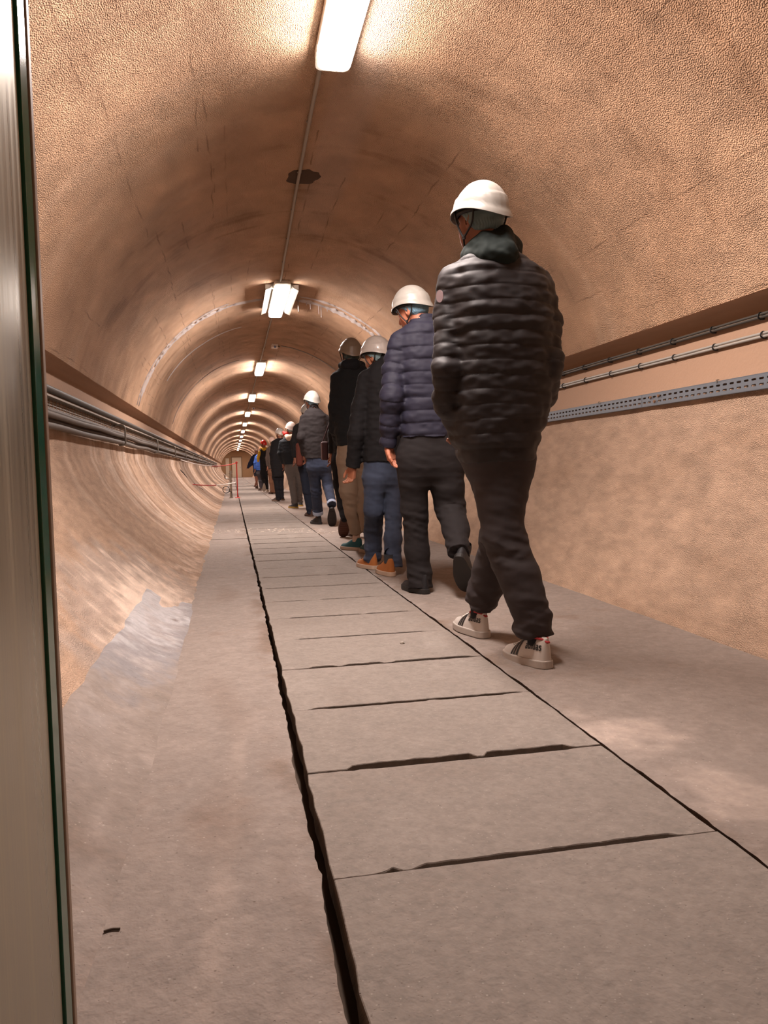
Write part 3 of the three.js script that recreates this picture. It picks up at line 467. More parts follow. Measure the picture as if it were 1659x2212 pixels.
const skin = phys({ color: 0x8a5844, roughness: 0.55, sheen: 0.2, sheenRoughness: 0.6 });
const fonts = await new FontLoader().loadAsync('fonts/droid/droid_sans_bold.typeface.json');

// head: faces -z, its centre at eye level
function headField() {
  const ell = (cx, cy, cz, rx, ry, rz) => (x, y, z) => { const a = (x - cx) / rx, b = (y - cy) / ry, c = (z - cz) / rz, k = Math.sqrt(a * a + b * b + c * c); return (k - 1) * Math.min(rx, ry, rz); };
  const skull = ell(0, 0.03, 0.005, 0.076, 0.098, 0.097), jaw = ell(0, -0.062, -0.035, 0.056, 0.058, 0.062), cheek = ell(0, -0.025, -0.045, 0.066, 0.06, 0.052), brow = ell(0, 0.026, -0.078, 0.05, 0.014, 0.018);
  const nose = chain([{ x: 0, y: 0.012, z: -0.094, r: 0.009 }, { x: 0, y: -0.028, z: -0.112, r: 0.013 }], 0.01), ears = [-1, 1].map((s) => ell(s * 0.078, -0.006, 0.008, 0.011, 0.033, 0.019)), hollow = [-1, 1].map((s) => ell(s * 0.083, -0.004, 0.004, 0.007, 0.018, 0.010));
  const eyes = [-1, 1].map((s) => ell(s * 0.031, 0.002, -0.098, 0.016, 0.012, 0.014)), balls = [-1, 1].map((s) => ell(s * 0.031, 0.002, -0.080, 0.0125, 0.0115, 0.0125)), lips = ell(0, -0.062, -0.089, 0.024, 0.008, 0.011), slit = ell(0, -0.062, -0.101, 0.022, 0.002, 0.006);
  const neck = chain([{ x: 0, y: -0.05, z: 0.02, r: 0.056 }, { x: 0, y: -0.17, z: 0.045, r: 0.06 }]);
  return (x, y, z) => {
    let d = smin(smin(skull(x, y, z), jaw(x, y, z), 0.03), cheek(x, y, z), 0.02); d = smin(d, brow(x, y, z), 0.012); d = smin(d, nose(x, y, z), 0.012); d = Math.max(d, -smin(eyes[0](x, y, z), eyes[1](x, y, z), 0.005)); d = Math.min(d, balls[0](x, y, z), balls[1](x, y, z)); d = smin(d, lips(x, y, z), 0.008); d = Math.max(d, -slit(x, y, z));
    for (let k = 0; k < 2; k++) d = Math.max(smin(d, ears[k](x, y, z), 0.008), -hollow[k](x, y, z));
    return smin(d, neck(x, y, z), 0.025);
  };
}
const headGeos = {};
function headGeometry(cell) { return headGeos[cell] ??= surfaceNets(V(-0.12, -0.24, -0.16), V(0.12, 0.16, 0.14), cell, headField()); }
// hand: wrist at the origin, fingers down -y, palm towards -x, thumb towards -z (a left hand)
const handGeos = {};
function handGeometry(cell, curl) {
  return handGeos[cell + '/' + curl] ??= (() => {
    const c = [];
    const wrist = chain([{ x: 0, y: 0.05, z: 0, r: 0.026 }, { x: 0, y: -0.01, z: 0, r: 0.026 }]);
    const palm = (x, y, z) => { const a = Math.abs(x) - 0.006, b = Math.abs(y + 0.047) - 0.034, d = Math.abs(z) - 0.031; return Math.hypot(Math.max(a, 0), Math.max(b, 0), Math.max(d, 0)) + Math.min(Math.max(a, b, d), 0) - 0.010; };
    const len = [0.076, 0.085, 0.079, 0.062], zz = [-0.031, -0.0105, 0.0100, 0.0295];
    len.forEach((L, k) => { let x = 0, y = -0.080, z = zz[k], ang = 0.1; const pts = [{ x, y: y + 0.012, z, r: 0.0095 }, { x, y, z, r: 0.0095 }]; [0.46, 0.31, 0.23].forEach((q, j) => { ang += curl * (0.7 + 0.12 * k) * (j ? 1.05 : 0.8); x -= Math.sin(ang) * L * q; y -= Math.cos(ang) * L * q; z += (zz[k]) * 0.06; pts.push({ x, y, z, r: 0.0090 - j * 0.0008 }); }); c.push(chain(pts, 0.004)); });
    c.push(chain([{ x: -0.004, y: -0.018, z: -0.026, r: 0.015 }, { x: -0.016, y: -0.050, z: -0.052, r: 0.0118 }, { x: -0.024, y: -0.078, z: -0.060, r: 0.0098 }, { x: -0.030, y: -0.098, z: -0.058, r: 0.0085 }], 0.006));
    return surfaceNets(V(-0.1, -0.19, -0.08), V(0.05, 0.06, 0.07), cell, (x, y, z) => { let d = smin(palm(x, y, z), wrist(x, y, z), 0.016); for (let k = 0; k < 5; k++) { const e = c[k](x, y, z); d = k < 4 ? smin(d, e, 0.004) : smin(d, e, 0.01); } return d; });
  })();
}
// safety helmet, hair net and chin strap in the head's axes
function helmetShell(out, flare = 1) {
  return (u, v) => { const a = u * Math.PI * 2, t = v * Math.PI / 2, s = Math.pow(Math.sin(t), 1.08), rimDip = -0.014 * Math.cos(2 * a) + 0.012 * Math.cos(a); const e = flare * 0.011 * smooth(0.9, 1.0, v), ridge = 0.0035 * smooth(0.06, 0.045, Math.abs(Math.sin(a) * s * 0.110)) * smooth(1, 0.8, v) + 0.0045 * smooth(0.70, 0.73, v + 0.03 * Math.cos(2 * a)); return V((0.106 + out + e + ridge) * s * Math.sin(a), 0.020 + (0.142 + out + ridge) * Math.pow(Math.max(0, Math.cos(t)), 0.82) + rimDip * Math.pow(v, 3), (0.127 + out + e + ridge) * s * -Math.cos(a) + 0.004); };
}
function gridGeo(fn, nu, nv, flip) {
  const pos = [], uv = [], idx = []; for (let j = 0; j <= nv; j++) for (let i = 0; i <= nu; i++) { const p = fn(i / nu, j / nv); pos.push(p.x, p.y, p.z); uv.push(i / nu, j / nv); }
  for (let j = 0; j < nv; j++) for (let i = 0; i < nu; i++) { const a = j * (nu + 1) + i, b = a + 1, c = a + nu + 1, d = c + 1; if (flip) idx.push(a, b, c, b, d, c); else idx.push(a, c, b, b, c, d); }
  let g = new THREE.BufferGeometry(); g.setAttribute('position', new THREE.Float32BufferAttribute(pos, 3)); g.setIndex(idx); g = mergeVertices(g, 1e-6); g.computeVertexNormals(); return g;
}
const helmetGeo = {};
function helmetGeometry(near) { return helmetGeo[near] ??= (() => { const nu = near ? 72 : 28, nv = near ? 36 : 14; const o = helmetShell(0), i = helmetShell(-0.004); const rim = gridGeo((u, v) => v < 0.5 ? o(u, 1) : i(u, 1), nu, 1, true); return mergeGeometries([gridGeo(o, nu, nv, true), gridGeo(i, nu, nv, false), rim].map((g) => toCreasedNormals(g, 0.6))); })(); }
function netGeometry(seed, near) { const k = near ? 1 : 0; return gridGeo((u, v) => { const a = u * Math.PI * 2, back = 0.5 - 0.5 * Math.cos(a), t = 0.35 + v * (1.25 + 1.05 * smooth(0.25, 0.8, back)), w = 0.006 * noise(Math.sin(a) * 2.2, t * 3.5, seed + Math.cos(a) * 2.2) + 0.0022 * k * Math.sin(a * 46 + 5 * noise(Math.sin(a) * 2, t * 4, seed)) * smooth(0.5, 1, v), sag = 1 + 0.05 * smooth(0.55, 0.9, v) - 0.07 * smooth(0.93, 1, v); return V((0.087 + w) * Math.pow(Math.sin(t), 0.6) * Math.sin(a) * sag, 0.034 + (0.1 + w) * Math.cos(t), (0.106 + w) * Math.pow(Math.sin(t), 0.6) * -Math.cos(a) * sag + 0.004); }, near ? 140 : 40, near ? 34 : 12, true); }
function strapGeometry(s) { const out = []; for (const z0 of [-0.055, 0.062]) out.push(tube([V(s * 0.098, 0.04, z0), V(s * 0.088, -0.02, z0 * 0.72 - 0.004), V(s * 0.078, -0.07, -0.022)], 0.0042, 14, 6)); out.push(tube([V(s * 0.078, -0.07, -0.022), V(s * 0.06, -0.105, -0.034), V(s * 0.02, -0.126, -0.044), V(0, -0.128, -0.046)], 0.0042, 14, 6)); out.push(new THREE.BoxGeometry(0.006, 0.018, 0.016).translate(s * 0.079, -0.066, -0.02)); return merged(out); }

// shoe: heel at the origin, toe towards -z, sole on y = 0, length 1
function shoeSurface(L, Wd, high) {
  const width = (t) => Wd * (0.37 + 0.14 * smooth(0.15, 0.65, t) - 0.03 * Math.cos(t * 6.3)) * Math.pow(Math.max(0, 1 - Math.pow(Math.abs(2 * t - 1), 4.2)), 0.42), top = (t) => high * lerp(1, 0.36, smooth(0.22, 0.80, t)) * Math.pow(Math.max(0.0, 1 - Math.pow(Math.max(0, (t - 0.72) / 0.28), 3)), 0.5) + 0.012;
  const bend = (t) => 0.012 * (t - 0.5) * (t - 0.5) * 0;
  return { width, top, at: (t, q) => { const a = q * Math.PI, w = width(t), h = top(t), c = Math.cos(a), s = Math.sin(a); return V(-Math.sign(c) * Math.pow(Math.abs(c), 0.55) * w * (1 - 0.22 * s) + bend(t), 0.026 + (h - 0.012) * Math.pow(Math.max(0, s), 0.75), -t * L); } };
}
const soleShape = (S, L, grow) => { const pts = []; for (let i = 0; i <= 24; i++) { const t = 0.5 - 0.5 * Math.cos(i / 24 * Math.PI); pts.push(new THREE.Vector2(S.width(t) + grow, t * L)); } for (let i = 24; i >= 0; i--) { const t = 0.5 - 0.5 * Math.cos(i / 24 * Math.PI); pts.push(new THREE.Vector2(-S.width(t) - grow, t * L)); } return new THREE.Shape(pts); };
function makeShoe(parent, base, o) {                     // o: heel, toe (world points on the sole), colours, kind
  const L = o.length ?? 0.285, S = shoeSurface(L, 0.098, o.high ?? 0.088), g = new THREE.Group(); g.name = 'shoe'; parent.add(g);
  const dir = o.toe.clone().sub(o.heel).normalize(), side = V(0, 1, 0).cross(dir).negate(); if (side.length() < 0.2) side.set(1, 0, 0); side.normalize(); if (o.sideHint) { side.copy(o.sideHint).addScaledVector(dir, -o.sideHint.dot(dir)).normalize(); }
  const zAxis = dir.clone().negate(), up = zAxis.clone().cross(side).normalize(), m = new THREE.Matrix4().makeBasis(side, up, zAxis); g.quaternion.setFromRotationMatrix(m); g.position.copy(o.heel).sub(base);
  if (o.label) g.userData.label = o.label;
  const near = o.near, upper = gridGeo((u, v) => { const p = S.at(0.002 + 0.996 * (0.5 - 0.5 * Math.cos(Math.PI * u)), v); p.x *= Math.min(1, Math.sqrt(u / 0.06), Math.sqrt((1 - u) / 0.04)); return p; }, near ? 40 : 18, near ? 24 : 12, false);
  part('upper', upper, o.upper, g);
  const soleG = new THREE.ExtrudeGeometry(soleShape(S, L, 0.004), { depth: 0.022, bevelEnabled: true, bevelSize: 0.003, bevelThickness: 0.004, bevelSegments: 2 }); soleG.rotateX(-Math.PI / 2); soleG.translate(0, 0.005, 0);
  part('sole', soleG, o.sole, g);
  if (o.outsole) { const og = new THREE.ExtrudeGeometry(soleShape(S, L, 0.002), { depth: 0.004, bevelEnabled: false }); og.rotateX(-Math.PI / 2); og.translate(0, -0.0005, 0); part('outsole', og, o.outsole, g); for (let k = 0; k < 8; k++) { const t = 0.1 + k * 0.11; part('tread', box(S.width(t) * 1.6, 0.004, 0.012, 0, -0.002, -t * L, 0.0015), o.outsole, g); } }
  const warp = (geo, map) => { const p = geo.attributes.position; for (let i = 0; i < p.count; i++) { const q = map(p.getX(i), p.getY(i), p.getZ(i)); p.setXYZ(i, q.x, q.y, q.z); } geo.computeVertexNormals(); return geo; };
  const onSkin = (t, q, lift) => { const p = S.at(t, q), a = S.at(t + 0.004, q), b = S.at(t, q + 0.004), n = a.sub(p).cross(b.sub(p)).normalize(); if (n.x * (q < 0.5 ? -1 : 1) < 0) n.negate(); return p.addScaledVector(n, lift); };
  if (o.stripes) for (const qs of [0, 1]) for (let k = 0; k < 3; k++) part('stripe', gridGeo((u, v) => { const q = lerp(0.02, 0.36, v), t = 0.50 + k * 0.062 - 0.085 * v + (u - 0.5) * 0.040; return onSkin(t, qs ? 1 - q : q, 0.0016); }, 6, 12, qs === 1), o.stripes, g, 'slanting black stripe');
  if (o.word) { // flat lettering on the heel's left side
    const tg = new TextGeometry(o.word, { font: fonts, size: 1, depth: 0.02, curveSegments: 5, bevelEnabled: false }); tg.computeBoundingBox(); const bb = tg.boundingBox, w = bb.max.x - bb.min.x;
    part('lettering', warp(tg, (x, y, z) => onSkin(0.34 - 0.29 * (x - bb.min.x) / w, 0.115 + 0.12 * y, 0.0012 + z * 0.03)), o.stripes, g, 'black lettering on the heel');
  }
  if (o.collar) part('collar', tube([...Array(17)].map((_, i) => { const a = i / 16 * Math.PI * 2, t = 0.23 - 0.20 * Math.cos(a); return V(S.width(t) * 0.80 * Math.sin(a), S.top(t) + 0.004 + 0.006 * Math.abs(Math.sin(a)), -t * L); }), 0.0045, 40, 8, true), o.collar, g);
  if (o.laces) for (let k = 0; k < 4; k++) { const t = 0.52 + k * 0.06; part('lace', tube([onSkin(t, 0.36, 0.003), onSkin(t + 0.01, 0.5, 0.004), onSkin(t, 0.64, 0.003)], 0.0032, 8, 6), o.laces, g); }
  if (o.sock) part('sock', tube([V(0, S.top(0.2) - 0.02, -0.075), V(0, S.top(0.2) + 0.05, -0.07), V(0, S.top(0.2) + (o.sockLong ?? 0.05), -0.066)], 0.035, 10, 14), o.sock, g);
  return g;
}

const people = [];
function makePerson(o) {
  const mid = o.z, base = V(P(o.x, o.feetY ?? 1100, mid).x, 0, -mid), cell = o.cell, near = o.near;
  const g = thing('person', o.label, 'person', [base.x, 0, base.z], 'visitors walking in single file along the tunnel');
  const at = (px, py, dz = 0) => P(px, py, mid + dz).sub(base), m = (px, py, dz = 0) => scaleAt(px, py, mid + dz);
  const J = (a) => { const [px, py, r, dz = 0] = a, p = at(px, py, dz); return { x: p.x, y: p.y, z: p.z, r: r * m(px, py, dz) }; };
  const Row = (a) => { const [py, x0, x1, rz, dz = 0] = a, p = at((x0 + x1) / 2, py, dz); return { y: p.y, x: p.x, z: p.z, rx: (x1 - x0) / 2 * m(x0, py, dz), rz }; };
  const cloth = (name, pts, f, mat, tint, label, parent = g) => { const b = bounds(pts, 0.05); return part(name, surfaceNets(b.min, b.max, cell, f, tint), mat, parent, label); };
  // ---- body: one mesh (head and hands fine, trunk and limbs coarse under the clothes)
  const headC = at(...o.head), headQ = new THREE.Quaternion().setFromEuler(new THREE.Euler(o.tilt?.[0] ?? 0, o.turn ?? 0, o.tilt?.[1] ?? 0, 'YXZ')), headM = new THREE.Matrix4().compose(headC, headQ, V(0.9, 0.92, 0.9)), helmM = headM.clone().multiply(new THREE.Matrix4().makeTranslation(0, 0.03, 0)).multiply(new THREE.Matrix4().makeRotationX(o.helmetTilt ?? 0.16)).multiply(new THREE.Matrix4().makeTranslation(0, -0.03, 0));
  const bodyGeos = [headGeometry(near ? 0.004 : 0.009).clone().applyMatrix4(headM)];
  const trunk = o.jacket.rows.map(Row), sleeves = o.jacket.sleeves.map((s) => s.map(J)), pelvis = o.trousers.rows.map(Row).flatMap((r, i, a) => i < a.length - 1 ? [r] : [r, { ...r, y: r.y - 0.05, rx: r.rx * 0.86, rz: r.rz * 0.85 }, { ...r, y: r.y - 0.10, rx: r.rx * 0.45, rz: r.rz * 0.5 }]), legs = o.trousers.legs.map((s) => s.map(J));
  const slim = (pts, k) => pts.map((p) => ({ ...p, r: p.r && p.r * k, rx: p.rx && p.rx * k, rz: p.rz && p.rz * k }));
  const core = [loft(slim([...trunk, ...pelvis].sort((a, b) => b.y - a.y), 0.72), 2.2), ...sleeves.map((s) => chain(slim(s, 0.6))), ...legs.map((s) => { const t = slim(s, 0.6), a = t[t.length - 2], b = t[t.length - 1]; t[t.length - 1] = { x: lerp(a.x, b.x, 0.6), y: lerp(a.y, b.y, 0.6), z: lerp(a.z, b.z, 0.6), r: b.r * 0.8 }; return chain(t); })];
  const all = [...trunk, ...sleeves.flat(), ...legs.flat()], bb = bounds(all, 0.02);
  bodyGeos.push(surfaceNets(bb.min, bb.max, near ? 0.02 : 0.03, (x, y, z) => { let d = core[0](x, y, z); for (let k = 1; k < core.length; k++) d = smin(d, core[k](x, y, z), 0.02); return d; }));
  (o.bareLegs ?? []).forEach((s) => { const pts = s.map(J), b = bounds(pts, 0.02), f = chain(pts); bodyGeos.push(surfaceNets(b.min, b.max, cell, f)); });
  sleeves.forEach((s, k) => { const h = o.hands?.[k]; if (h === null) return; const w = s[s.length - 1], p = s[s.length - 2], dir = V(w.x - p.x, w.y - p.y, w.z - p.z).normalize(), q = new THREE.Quaternion().setFromUnitVectors(V(0, -1, 0), h?.dir ? V(...h.dir).normalize() : dir), spin = new THREE.Quaternion().setFromAxisAngle(V(0, 1, 0), h?.spin ?? 0), right = k === 1; const gm = handGeometry(near ? 0.003 : 0.006, h?.curl ?? 0.4).clone(); if (right) { gm.scale(-1, 1, 1); const ix = gm.index.array; for (let i = 0; i < ix.length; i += 3) { const t = ix[i]; ix[i] = ix[i + 1]; ix[i + 1] = t; } } gm.applyMatrix4(new THREE.Matrix4().compose(V(w.x, w.y, w.z).addScaledVector(V(0, -1, 0).applyQuaternion(q), h?.out ?? 0.01), q.multiply(spin), V(0.88, 0.88, 0.88))); bodyGeos.push(gm); });
  part('body', mergeGeometries(bodyGeos.map((b) => { b.deleteAttribute('uv'); return b; })), o.skin ?? skin, g);
  // ---- jacket
  {
    const j = o.jacket, T = loft(trunk, j.square ?? 2.5), S = sleeves.map((s) => chain(s, 0.03)), k = 0.024, hem = trunk[trunk.length - 1], cuffs = sleeves.map((s) => { const a = s[s.length - 2], b = s[s.length - 1], d = V(b.x - a.x, b.y - a.y, b.z - a.z).normalize(); return { d, p: V(b.x, b.y, b.z).addScaledVector(d, b.r * 0.1) }; });
    const puff = j.puff ?? 0, pitch = j.pitch ?? 0.06, wr = j.wrinkle ?? 0.0045, seed = o.x * 0.1;
    const quilt = (s, n) => { const v = Math.abs(Math.sin(Math.PI * s / pitch + n)); return -puff * (Math.pow(v + 0.001, 0.55) - 0.6); };
    const f = (x, y, z) => {
      const dt = T(x, y, z); let d = dt, q = 0;
      const w = 0.35 * noise(x * 5, y * 4, z * 5 + seed), wave = puff ? w : 0;
      q = puff ? quilt(y + 0.015 * wave, 0.5 * wave) : 0;
      for (let i = 0; i < S.length; i++) { let e = S[i](x, y, z); const s = gS; const cu = cuffs[i], c = (x - cu.p.x) * cu.d.x + (y - cu.p.y) * cu.d.y + (z - cu.p.z) * cu.d.z; e = Math.max(e, c); if (puff && Math.abs(e) < 0.06) { const h = clamp(0.5 + 0.5 * (d - e) / 0.02, 0, 1); q = lerp(q, quilt(s + 0.02 * wave, 0.7 * wave), h); } d = smin(d, e, k); }
      if (Math.abs(d) > 0.05) return d;
      return d + q + wr * (noise(x * 9 + seed, y * 22, z * 9) + 0.7 * noise(x * 24, y * 34, z * 24 + seed));
    };
    cloth('jacket', [...trunk, ...sleeves.flat()], f, j.mat, j.tint, j.label);
    for (const e of j.extra ?? []) { const pts = e.pts.map(J), c = chain(pts, 0.02); cloth(e.name, pts, (x, y, z) => c(x, y, z) + (e.wrinkle ?? 0.004) * noise(x * 16 + seed, y * 18, z * 16), e.mat, undefined, e.label); }
    if (j.collar) { const c = Row(j.collar), e = Row(j.collarTop ?? [j.collar[0] - 22 * 0.003 / m(j.collar[1], j.collar[0]), j.collar[1] + 4, j.collar[2] - 4, j.collar[3] * 0.9]), lf = loft([e, c], 2.2), inn = loft([{ ...e, y: e.y + 0.02, rx: e.rx - 0.012, rz: e.rz - 0.012 }, { ...c, y: c.y + 0.0, rx: c.rx - 0.012, rz: c.rz - 0.012 }], 2.2); cloth('collar', [c, e], (x, y, z) => Math.max(lf(x, y, z), -inn(x, y, z)) + 0.003 * noise(x * 20, y * 20, z * 20), j.mat); }
  }
  // ---- trousers
  {
    const t = o.trousers, T = loft(pelvis, 2.3), S = legs.map((s) => chain(s, 0.03)), seed = o.x * 0.37, wr = t.wrinkle ?? 0.006;
    const hems = legs.map((s) => { const a = s[s.length - 2], b = s[s.length - 1], d = V(b.x - a.x, b.y - a.y, b.z - a.z).normalize(); return { d, p: V(b.x, b.y, b.z), len: s.slice(1).reduce((q, p, i) => q + Math.hypot(p.x - s[i].x, p.y - s[i].y, p.z - s[i].z), 0) }; });
    const f = (x, y, z) => {
      let d = T(x, y, z), fold = 0;
      const e = S.map((c, i) => { let v = c(x, y, z); const s = gS / hems[i].len, h = hems[i], cut = (x - h.p.x) * h.d.x + (y - h.p.y) * h.d.y + (z - h.p.z) * h.d.z; if (Math.abs(v) < 0.05) fold = Math.max(fold, smooth(0.16, 0.05, Math.abs(s - 0.5)) * 0.7 + smooth(0.72, 0.95, s) * (t.stack ?? 1)); return Math.max(v, cut); });
      d = smin(d, Math.min(e[0], e[1] ?? 9), 0.05);
      if (Math.abs(d) > 0.05) return d;
      return d + wr * (0.35 + fold) * (1.2 * noise(x * 8 + seed, y * 26 + 8 * x, z * 8) + 0.5 * noise(x * 22, y * 40, z * 22 + seed));
    };
    cloth('trousers', [...pelvis, ...legs.flat()], f, t.mat, t.tint, t.label);
    if (t.cuffs) legs.forEach((s) => { const a = s[s.length - 2], b = s[s.length - 1], d = V(b.x - a.x, b.y - a.y, b.z - a.z).normalize(), p = V(b.x, b.y, b.z), n = 20, L = 0.05; const ring = gridGeo((u, v) => { const q = u * Math.PI * 2, ax = V(0, 0, 1).cross(d).normalize(), bx = d.clone().cross(ax), vv = [0, 0.1, 0.9, 1, 1, 0][Math.round(v * 5)], rr = b.r + [0.001, 0.006, 0.006, 0.003, -0.004, -0.004][Math.round(v * 5)]; return p.clone().addScaledVector(d, -L + vv * L + 0.004).addScaledVector(ax, Math.cos(q) * rr).addScaledVector(bx, Math.sin(q) * rr); }, n, 5, false); part('turn_up', ring, t.cuffs, g, 'pale turned-up hem'); });
  }
  // ---- head gear
  if (o.helmet) {
    const hg = part('helmet', helmetGeometry(!!near).clone().applyMatrix4(helmM), o.helmet, g, o.helmetLabel);
    const st = [-1, 1].map((s) => strapGeometry(s).applyMatrix4(headM)); st.forEach((x) => part('chin_strap', x, M.black, hg));
    if (near) part('head_band', tube([...Array(25)].map((_, i) => { const a = i / 24 * Math.PI * 2; return V(0.094 * Math.sin(a), 0.030, -0.114 * Math.cos(a)); }), 0.010, 60, 6, true).applyMatrix4(helmM), M.black, hg, 'dark inner head band');
  }
  if (o.net) part('hair_net', netGeometry(o.x, !!near).applyMatrix4(headM), o.net, g, 'thin disposable hair net');
  if (o.hair) { const n = gridGeo((u, v) => { const a = u * Math.PI * 2, t = v * (1.25 + 0.55 * smooth(0.3, 0.8, 0.5 - 0.5 * Math.cos(a))), w = 0.006 * noise(a * 6, t * 8, 3); return V((0.083 + w) * Math.sin(t) * Math.sin(a), 0.036 + (0.1 + w) * Math.cos(t), (0.104 + w) * Math.sin(t) * -Math.cos(a) + 0.008); }, 36, 18, true); part('hair', n.applyMatrix4(headM), o.hair, g); }
  // ---- shoes
  (o.shoes ?? []).forEach((s) => makeShoe(g, base, { ...o.shoeLook, ...s, heel: s.heelAt ? P(...s.heelAt) : onFloor(...s.heel), toe: s.toeAt ? P(...s.toeAt) : s.heelAt ? onFloor(...s.toe) : onFloor(...s.heel).add(V(Math.sin(s.yaw ?? 0) * 0.28, s.pitch ?? 0, -Math.cos(s.yaw ?? 0) * 0.28)), near }));
  people.push({ g, at, m, base, J, Row, headM });
  return people[people.length - 1];
}
const fabric = (c, r = 0.85, o = {}) => phys({ color: c, roughness: r, specularIntensity: 0.6, sheen: 0.08, sheenRoughness: 0.6, sheenColor: new THREE.Color(c), ...o });
const twill = gray(512, (() => { const a = fbm(512, 64, 3, 411), b = fbm(512, 200, 1, 415); return (i) => 0.5 + 0.25 * a[i] + 0.2 * b[i]; })(), [4, 4]);
const helmetWhite = phys({ color: 0x98938c, roughness: 0.42, clearcoat: 0.15, clearcoatRoughness: 0.4 });
const netBlue = phys({ color: 0x82aac2, roughness: 0.8, transmission: 0.25, thickness: 0, side: THREE.DoubleSide });
const netTeal = phys({ color: 0x788f92, roughness: 0.8, transmission: 0.25, thickness: 0, side: THREE.DoubleSide });
const shoeWhite = std({ color: 0xc4bcb5, roughness: 0.5 }), black = std({ color: 0x17161a, roughness: 0.6 }), soleBrown = std({ color: 0x4a342a, roughness: 0.8 });
// faded denim: paler where the cloth is rubbed
const denim = (a, b, s) => (x, y, z, c) => { const t = clamp(0.5 + 0.5 * noise(x * 9, y * 5, z * 9 + s) + 0.25 * noise(x * 40, y * 40, z * 40), 0, 1); for (let k = 0; k < 3; k++) c[k] = lerp(a[k], b[k], t); };
const vertexCloth = std({ color: 0xffffff, vertexColors: true, roughness: 0.9 });

// nearest walker
{
  const coat = phys({ color: 0x2b2728, roughness: 0.6, specularIntensity: 0.6, sheen: 0.2, sheenRoughness: 0.5 }), hood = fabric(0x18211f);
  const p = makePerson({
    x: 1085, z: 2.85, cell: 0.0055, near: true, label: 'tall walker nearest the camera in a black puffer jacket, hood and white three-striped sneakers',
    head: [1038, 481, 0.0], turn: 0.45, tilt: [0.0, 0.0], helmetTilt: 0.02, helmet: helmetWhite, net: netTeal,
    jacket: {
      mat: coat, puff: 0.0055, pitch: 0.054, wrinkle: 0.006, label: 'quilted black jacket', square: 2.6,
      rows: [[545, 1012, 1112, 0.075], [566, 992, 1138, 0.105], [590, 968, 1170, 0.125], [630, 960, 1184, 0.14], [690, 964, 1188, 0.15], [770, 966, 1190, 0.15], [850, 968, 1188, 0.15], [905, 972, 1178, 0.15], [940, 978, 1162, 0.145], [975, 990, 1152, 0.14], [1000, 998, 1147, 0.135]],
      sleeves: [[[980, 606, 33], [966, 680, 27], [962, 800, 26, -0.06], [964, 870, 25, -0.02], [988, 926, 20, 0.05]], [[1160, 620, 36], [1182, 700, 27], [1188, 790, 25, -0.06], [1177, 850, 24, 0.0], [1150, 905, 20, 0.06]]],
    },
    hands: [{ curl: 1.2, dir: [0.7, -1, -0.25], out: -0.05 }, { curl: 1.2, dir: [-0.7, -1, -0.25], out: -0.05 }],
    trousers: { mat: fabric(0x373132, 0.8, { bumpMap: twill, bumpScale: 0.0005 }), label: 'dark charcoal jeans', wrinkle: 0.008, rows: [[935, 988, 1160, 0.13], [985, 994, 1152, 0.135], [1025, 1012, 1144, 0.12], [1045, 1024, 1136, 0.11]], legs: [[[1066, 1010, 45, 0.02], [1074, 1100, 37, 0.12], [1070, 1165, 31, 0.22], [1058, 1235, 34, 0.29], [1046, 1275, 33, 0.33], [1037, 1308, 32, 0.35]], [[1094, 1005, 49, -0.02], [1082, 1090, 46, -0.04], [1086, 1155, 43, -0.06], [1101, 1200, 40, -0.08], [1120, 1240, 41, -0.11], [1136, 1290, 37, -0.14], [1149, 1335, 36, -0.15], [1153, 1370, 37, -0.15]]] },
    shoeLook: { upper: shoeWhite, sole: std({ color: 0xb2a9a1, roughness: 0.6 }), stripes: std({ color: 0x141316, roughness: 0.5, side: THREE.DoubleSide }), word: 'adidas', collar: std({ color: 0xa3262a, roughness: 0.7 }), laces: std({ color: 0xf0eae4, roughness: 0.8 }), sock: std({ color: 0x16151a, roughness: 0.9 }), sockLong: 0.075 },
    shoes: [{ heel: [1050, 1380], yaw: -0.12 }, { heel: [1185, 1446], yaw: -0.16, pitch: -0.012 }],
  });
  // hood lying on the shoulders, sleeve badge
  const pts = [[1004, 560, 9, 0.04], [1024, 553, 17, -0.02], [1056, 551, 24, -0.08], [1086, 551, 27, -0.09], [1107, 552, 17, 0.0]].map(p.J), c = chain(pts, 0.03), top = chain([[1014, 540, 10, 0.0], [1048, 521, 17, -0.05], [1085, 509, 20, -0.05], [1110, 528, 16, 0.0]].map(p.J), 0.02), b = bounds(pts, 0.08);
  part('hood', surfaceNets(b.min, b.max, 0.0055, (x, y, z) => smin(c(x, y, z), top(x, y, z), 0.05) + 0.006 * noise(x * 14, y * 20 + 9 * x, z * 14) + 0.003 * noise(x * 40, y * 40, z * 40)), hood, p.g, 'dark green hood of a sweatshirt');
  const e = p.at(950, 640, -0.06), bg = new THREE.CylinderGeometry(0.023, 0.023, 0.004, 24).rotateX(Math.PI / 2); bg.scale(0.62, 1, 1); bg.rotateY(-0.7); part('badge', bg.translate(e.x, e.y, e.z), std({ color: 0xa89296, roughness: 0.6 }), p.g, 'pale round sleeve badge');
}
